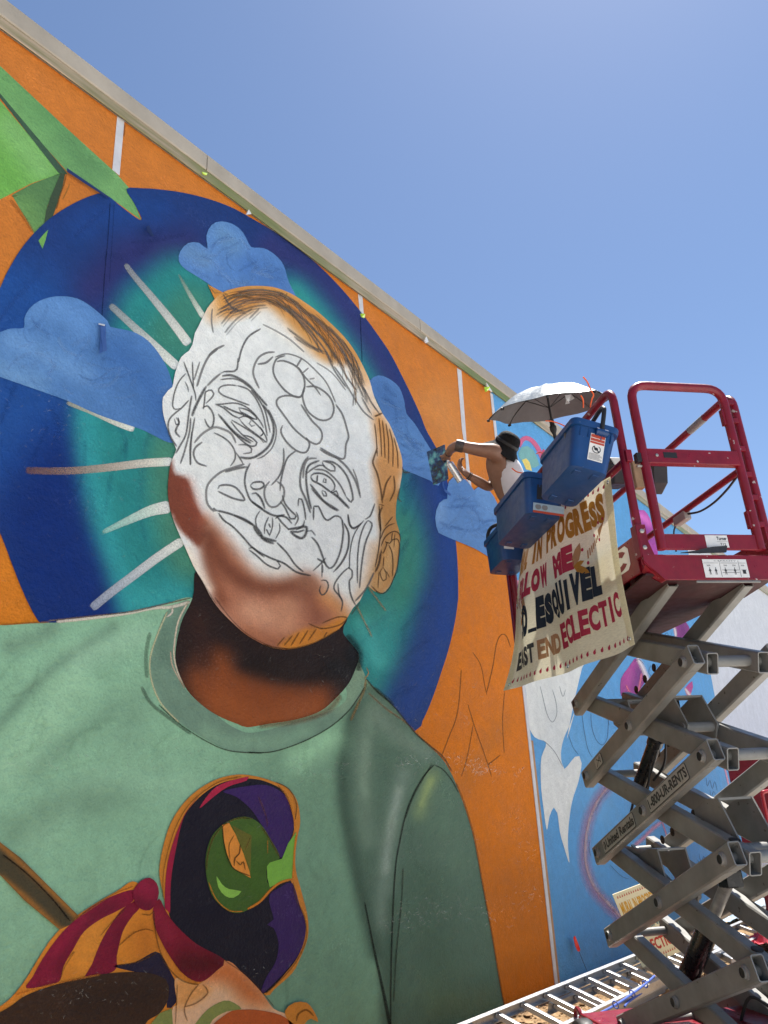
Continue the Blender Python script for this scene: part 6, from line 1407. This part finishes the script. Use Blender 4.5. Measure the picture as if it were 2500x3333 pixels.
for x in (5.2, 7.6, 9.7):
    tpar = (x - R1.x) / RD.x; p = R1 + RD * tpar
    tag(MB().box((x - .05, p.y - .42, -.06), (x + .05, p.y + .05, .045)).build('timber_block', M['wood'], bevel=.006), {5.2: 'timber block under the near end of the ladder', 7.6: 'timber block under the middle of the ladder', 9.7: 'timber block under the far end of the ladder'}[x], 'timber', 'blocks under the ladder')
    tag(MB().box((x - .045, p.y - .03, .046), (x + .045, p.y + .06, .118)).build('timber_block', M['wood'], bevel=.006), {5.2: 'upper timber block under the near end of the ladder', 7.6: 'upper timber block under the middle of the ladder', 9.7: 'upper timber block under the far end of the ladder'}[x], 'timber', 'blocks under the ladder')
# blue rope laid over the rungs
def rope(px, z, label):
    pts = [on_ground(1700 + x * .36166, 3050 + y * .36166, zz) for (x, y), zz in zip(px, z)]
    tag(MB().tube(smooth_path(pts, n=6), .0085, 8).build('rope', M['rope'], smooth=True), label, 'rope', 'blue ropes on the ladder')
rope([(500, 790), (670, 700), (840, 610), (990, 510), (1110, 420), (1190, 350)], [.15, .17, .18, .19, .20, .22], 'blue rope drawn across the ladder rungs, the upper of two')
rope([(920, 625), (960, 580), (1090, 490), (1205, 400)], [.11, .12, .13, .14], 'blue rope under the ladder rungs, the lower of two')
for x, y in ((840, 610), (990, 510), (1105, 425)):
    p = on_ground(1700 + x * .36166, 3050 + y * .36166, .19)
    tag(MB().tube([p + RO.normalized() * (.022 * math.cos(g)) + Vector((0, 0, .022 * math.sin(g))) for g in np.linspace(0, 2 * math.pi, 12)], .005, 6).build('rope_hitch', M['rope'], smooth=True), {840: 'lowest blue hitch tying rope to a rung', 990: 'middle blue hitch tying rope to a rung', 1105: 'highest blue hitch tying rope to a rung'}[x], 'rope', 'blue rope hitches')
# ------------------------------------------------------------------ survey flag
fb = Vector((8.09, 3.80, -.03)); ft = on_wall(1700 + 510 * .36166, 3050 + 128 * .36166, 3.80); fe = on_wall(1700 + 466 * .36166, 3050 + 0 * .36166, 3.79)
flag = empty('survey_flag', Matrix.Translation(fb), 'small bright red marker flag on a thin wire against the blue wall', 'flag')
MB().tube([fb, ft, fe], .0022, 6).build('wire', M['black'], flag)
fpts = [(462, 5), (476, -12), (500, 50), (522, 110), (515, 132), (498, 126), (478, 80)]
tag(MB().prism([on_wall(1700 + x * .36166, 3050 + y * .36166, 3.79 - .012 * (i % 2)) for i, (x, y) in enumerate(fpts)], (0, .003, 0)).build('flag', simple('fluorescent_red_vinyl', (.85, .035, .02, 1), .5), flag))
# ------------------------------------------------------------------ yard sign behind the lift
sgn_d = 6.75
T = lambda x, y, d=0: at_depth(x, y, sgn_d + d)
c00, c10, c11, c01 = T(2092, 3150), T(2215, 3098, .12), T(2122, 2858, .12), T(1994, 2912)
sign = empty('yard_sign', Matrix.Translation(((c00 + c10) / 2).to_3d()), 'tilted cream yard sign with yellow and red lettering behind the scissor arms', 'sign')
ex_, ey_ = c10 - c00, c01 - c00; nn_ = ex_.cross(ey_).normalized(); nn_ = nn_ if nn_.dot(CF) < 0 else -nn_
M['signcream'] = simple('cream_corrugated_plastic', (.74, .70, .46, 1), .5, 0, .05, 10)
MB().prism([c00, c10, c10 + ey_, c01], -nn_ * .006).build('panel', M['signcream'], sign)
def sign_text(body, x0, x1, y0, y1, mat):
    v, f, w, h = text_shape(body, 1, .03)
    MB().add([c00 + ex_ * (x0 + (x1 - x0) * x / w) + ey_ * (y0 + (y1 - y0) * y / h) + nn_ * .002 for x, y in v], f).build('lettering', mat, sign)
M['signyellow'] = simple('sign_yellow_ink', (.62, .32, .01, 1), .5); M['signred'] = simple('sign_red_ink', (.48, .03, .02, 1), .5); M['signteal'] = simple('sign_teal_ink', (.12, .24, .22, 1), .5)
sign_text('MURAL IN PROGRESS', .06, .94, .70, .87, M['signyellow']); sign_text('EAST END', .10, .90, .44, .54, M['signteal']); sign_text('ECLECTIC', .08, .92, .14, .30, M['signred'])
for i in range(16):
    for yy in (.93, .06):
        p = c00 + ex_ * (.07 + .058 * i) + ey_ * yy + nn_ * .002
        MB().add([p, p + ex_ * .030, p + ex_ * .022 + ey_ * .040], [(0, 1, 2)]).build('printed_teardrop', M['signred'], sign)
for fx_ in (.3, .7):
    p = c00 + ex_ * fx_ + ey_ * .1 - nn_ * .009; MB().tube([p, Vector((p.x + .01, p.y, -.05))], .003, 6).build('stake', M['steel'], sign)

# ------------------------------------------------------------------ second lift parked farther along the wall
l2 = empty('parked_lift', Matrix.Translation((12.0, 2.3, 0)), 'second red lift standing lowered farther along the wall, glimpsed through the arms', 'scissor lift')
def b2(name, a, b, mat=M['red'], bev=.006): return MB().box(a, b).build(name, mat, l2, bevel=bev)
b2('chassis', (10.9, 1.95, .12), (13.0, 2.75, .48))
b2('folded_arms', (11.0, 2.05, .481), (12.9, 2.65, .88), M['grey'])
b2('platform', (10.85, 1.92, .881), (13.05, 2.78, 1.02))
b2('end_panel', (10.84, 2.42, 1.021), (10.90, 2.86, 2.02))
b2('control_cabinet', (10.90, 2.46, 1.3), (11.12, 2.86, 2.03))
for x, y in ((11.05, 1.9), (12.85, 1.9), (11.05, 2.78), (12.85, 2.78)):
    MB().lathe((x, y - .05, .15), (0, 1, 0), [(0, 0), (.08, 0), (.15, .01), (.16, .03), (.16, .09), (.15, .11), (.08, .10), (0, .10)], 22).build('wheel', M['black'], l2, smooth=True)
for y in (1.93, 2.77):
    for z in (1.55, 2.06):
        MB().tube([(11.0, y, z), (13.03, y, z)], .022, 8).build('rail', M['red'], l2, smooth=True)
    for x in (11.0, 12.0, 13.03):
        MB().tube([(x, y, 1.02), (x, y, 2.06)], .022, 8).build('post', M['red'], l2, smooth=True)
# red guard frame standing beside it
gf = empty('guard_frame', Matrix.Translation((8.75, 2.02, 0)), 'bright red tubular guard frame at the right edge behind the lift', 'frame')
MB().tube(smooth_path([Vector((8.62, 2.0, .0)), Vector((8.62, 2.0, .8)), Vector((8.62, 2.0, 1.50)), Vector((8.63, 2.0, 1.575)), Vector((8.72, 1.96, 1.60)), Vector((9.4, 1.75, 1.61)), Vector((10.1, 1.55, 1.60))], n=6), .017, 10).build('tube_frame', simple('bright_red_enamel', (.36, .008, .016, 1), .35), gf, smooth=True)
MB().tube([(10.1, 1.55, 1.60), (10.1, 1.55, 0)], .022, 10).build('tube_frame', M['red'], gf, smooth=True)
MB().tube([(8.62, 2.0, .75), (10.1, 1.55, .75)], .02, 10).build('tube_frame', M['red'], gf, smooth=True)
# ------------------------------------------------------------------ litter on the ground
def crumple(cx, cy, sx, sy, h, mat, name, label, cat, seed):
    rg = random.Random(seed); n = 12; vs = []
    for i in range(n):
        for j in range(n):
            a, b = i / (n - 1) - .5, j / (n - 1) - .5
            z = h * max(0, 1 - (2.0 * math.hypot(a, b)) ** 2) + rg.uniform(0, h * .45)
            vs.append((cx + sx * a + rg.uniform(-.02, .02), cy + sy * b + rg.uniform(-.02, .02), max(.0, z) + .005))
    tag(MB().add(vs, [(i * n + j, (i + 1) * n + j, (i + 1) * n + j + 1, i * n + j + 1) for i in range(n - 1) for j in range(n - 1)]).build(name, mat), label, cat)
M['sheet'] = simple('clear_blue_plastic_sheet', (.46, .56, .64, 1), .2, 0, .3, 12)
crumple(12.6, 3.35, 1.6, .55, .16, M['sheet'], 'plastic_sheet', 'crumpled clear bluish plastic sheet on the dirt by the far wall', 'sheet', 1)
crumple(10.2, 2.58, .55, .42, .20, simple('pink_red_cloth', (.62, .06, .09, 1), .75, 0, .1, 10), 'cloth_heap', 'pinkish red cloth heaped on the dirt to the right of the arms', 'cloth', 4)
a, b = on_ground(2290, 3070, .1), on_ground(2400, 3130, .1)
tag(MB().bar(a, b, (0, 0, 1), .06, .11).build('metal_plank', M['alu'], bevel=.006), 'short bright aluminium plank on the ground behind the black cylinder', 'plank')
rg = random.Random(11)
wn_ = 0
for k in range(9):
    p = on_ground(rg.uniform(1850, 2150), rg.uniform(3190, 3325)); 
    if p.y > 3.7: continue
# ------------------------------------------------------------------ tape and ribbon left on the wall
M['bluetape'] = simple('blue_masking_tape', (.045, .11, .32, 1), .45, 0, .1, 20); M['neon'] = simple('neon_green_ribbon', (.48, .72, .03, 1), .5); M['navytape'] = simple('dark_blue_painted_tape', (.012, .028, .11, 1), .5)
def flap(name, px, ys, mat, label, cat, group, th=.0015):
    tag(MB().prism([on_wall(x, y, D - yy) for (x, y), yy in zip(px, ys)], (0, -th, 0)).build(name, mat), label, cat, group)
flap('tape_strip', P('c3', '600,378 634,384 636,460 640,540 618,542 596,556 602,470'), [.03, .03, .034, .045, .06, .055, .034], M['bluetape'], 'strip of blue masking tape dangling over the large left cloud', 'tape', 'tape left on the wall', .002)
flap('tape_tab', P('c3', '592,372 630,380 628,390 592,380'), [.034, .034, .04, .04], M['white'], 'tiny white tab at the top of the dangling blue tape', 'tape', 'tape left on the wall')
flap('tape_curl', P('c1', '930,1440 945,1432 978,1502 962,1500 936,1472'), [.03, .03, .06, .055, .04], M['navytape'], 'dark blue tape curl below the green leaf tip', 'tape', 'tape left on the wall', .003)
flap('tape_edge', P('c1', '424,1068 440,1078 560,1160 694,1252 684,1258 540,1166 428,1092'), [.029] * 7, M['navytape'], 'dark blue tape edging the green leaf', 'tape', 'tape left on the wall', .002)
flap('tape_strip', P('z', '372,905 384,900 400,1000 480,1060 490,1090 470,1092 400,1030 378,960'), [.02, .02, .04, .05, .06, .06, .04, .03], M['bluetape'], 'short blue tape hanging below the spray shield', 'tape', 'tape left on the wall', .002)
for pts, lab in ((P('c2', '685,1330 712,1332 708,1356 692,1350'), 'neon green ribbon knot at the halo edge'), (P('c2', '1428,1772 1462,1768 1450,1790 1436,1800'), 'neon green ribbon knot under the coping beside the umbrella'), (P('c1', '1280,1095 1312,1104 1308,1116 1286,1108'), 'neon green ribbon knot at the coping joint')):
    flap('ribbon_knot', pts, [.05, .07, .08, .06], M['neon'], lab, 'ribbon', 'neon ribbons along the coping', .01)
for pts, lab in ((P('c2', '1080,1468 1092,1500 1076,1508 1070,1495'), 'white plastic clip hanging from the flashing'), (P('c1', '1575,1335 1592,1362 1560,1366'), 'white clip where the halo meets the flashing'), (P('c2', '1440,1745 1475,1798 1450,1785'), 'white torn tape by the umbrella-side ribbon')):
    flap('white_clip', pts, [.06] * len(pts), M['white'], lab, 'clip', 'white clips under the coping', .012)
# painted-over joint lines in the halo
strokes_each('joint_line', [(P('c1', '695,1290 682,1500 660,1750 640,2060'), 4, (14, 26, 66), .7, .4), (P('c1', '722,1290 706,1560 690,1800'), 3, (20, 40, 90), .45, .4)], 8, wall)
strokes_each('joint_line', [(P('c2', '683,1345 688,1470 694,1620'), 4, (14, 28, 66), .7, .4)], 8, wall)

# light caught by the stucco relief along pour lines, painted on as pale specks
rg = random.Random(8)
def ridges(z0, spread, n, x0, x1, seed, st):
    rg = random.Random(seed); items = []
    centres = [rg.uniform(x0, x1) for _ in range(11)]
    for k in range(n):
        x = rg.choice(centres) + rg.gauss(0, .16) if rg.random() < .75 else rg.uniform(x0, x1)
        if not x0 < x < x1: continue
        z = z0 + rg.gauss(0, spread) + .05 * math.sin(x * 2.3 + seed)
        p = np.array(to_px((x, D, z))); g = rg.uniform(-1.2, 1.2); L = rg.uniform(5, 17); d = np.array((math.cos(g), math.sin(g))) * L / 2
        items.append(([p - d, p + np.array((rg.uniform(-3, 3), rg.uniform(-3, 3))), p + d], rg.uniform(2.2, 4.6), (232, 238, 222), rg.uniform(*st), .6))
    o = strokes('painted_ridge_glints', items, 27 + .7 * (seed % 3), wall, 'pale specks painted for light caught on the stucco along a pour line'); o['kind'] = 'stuff'
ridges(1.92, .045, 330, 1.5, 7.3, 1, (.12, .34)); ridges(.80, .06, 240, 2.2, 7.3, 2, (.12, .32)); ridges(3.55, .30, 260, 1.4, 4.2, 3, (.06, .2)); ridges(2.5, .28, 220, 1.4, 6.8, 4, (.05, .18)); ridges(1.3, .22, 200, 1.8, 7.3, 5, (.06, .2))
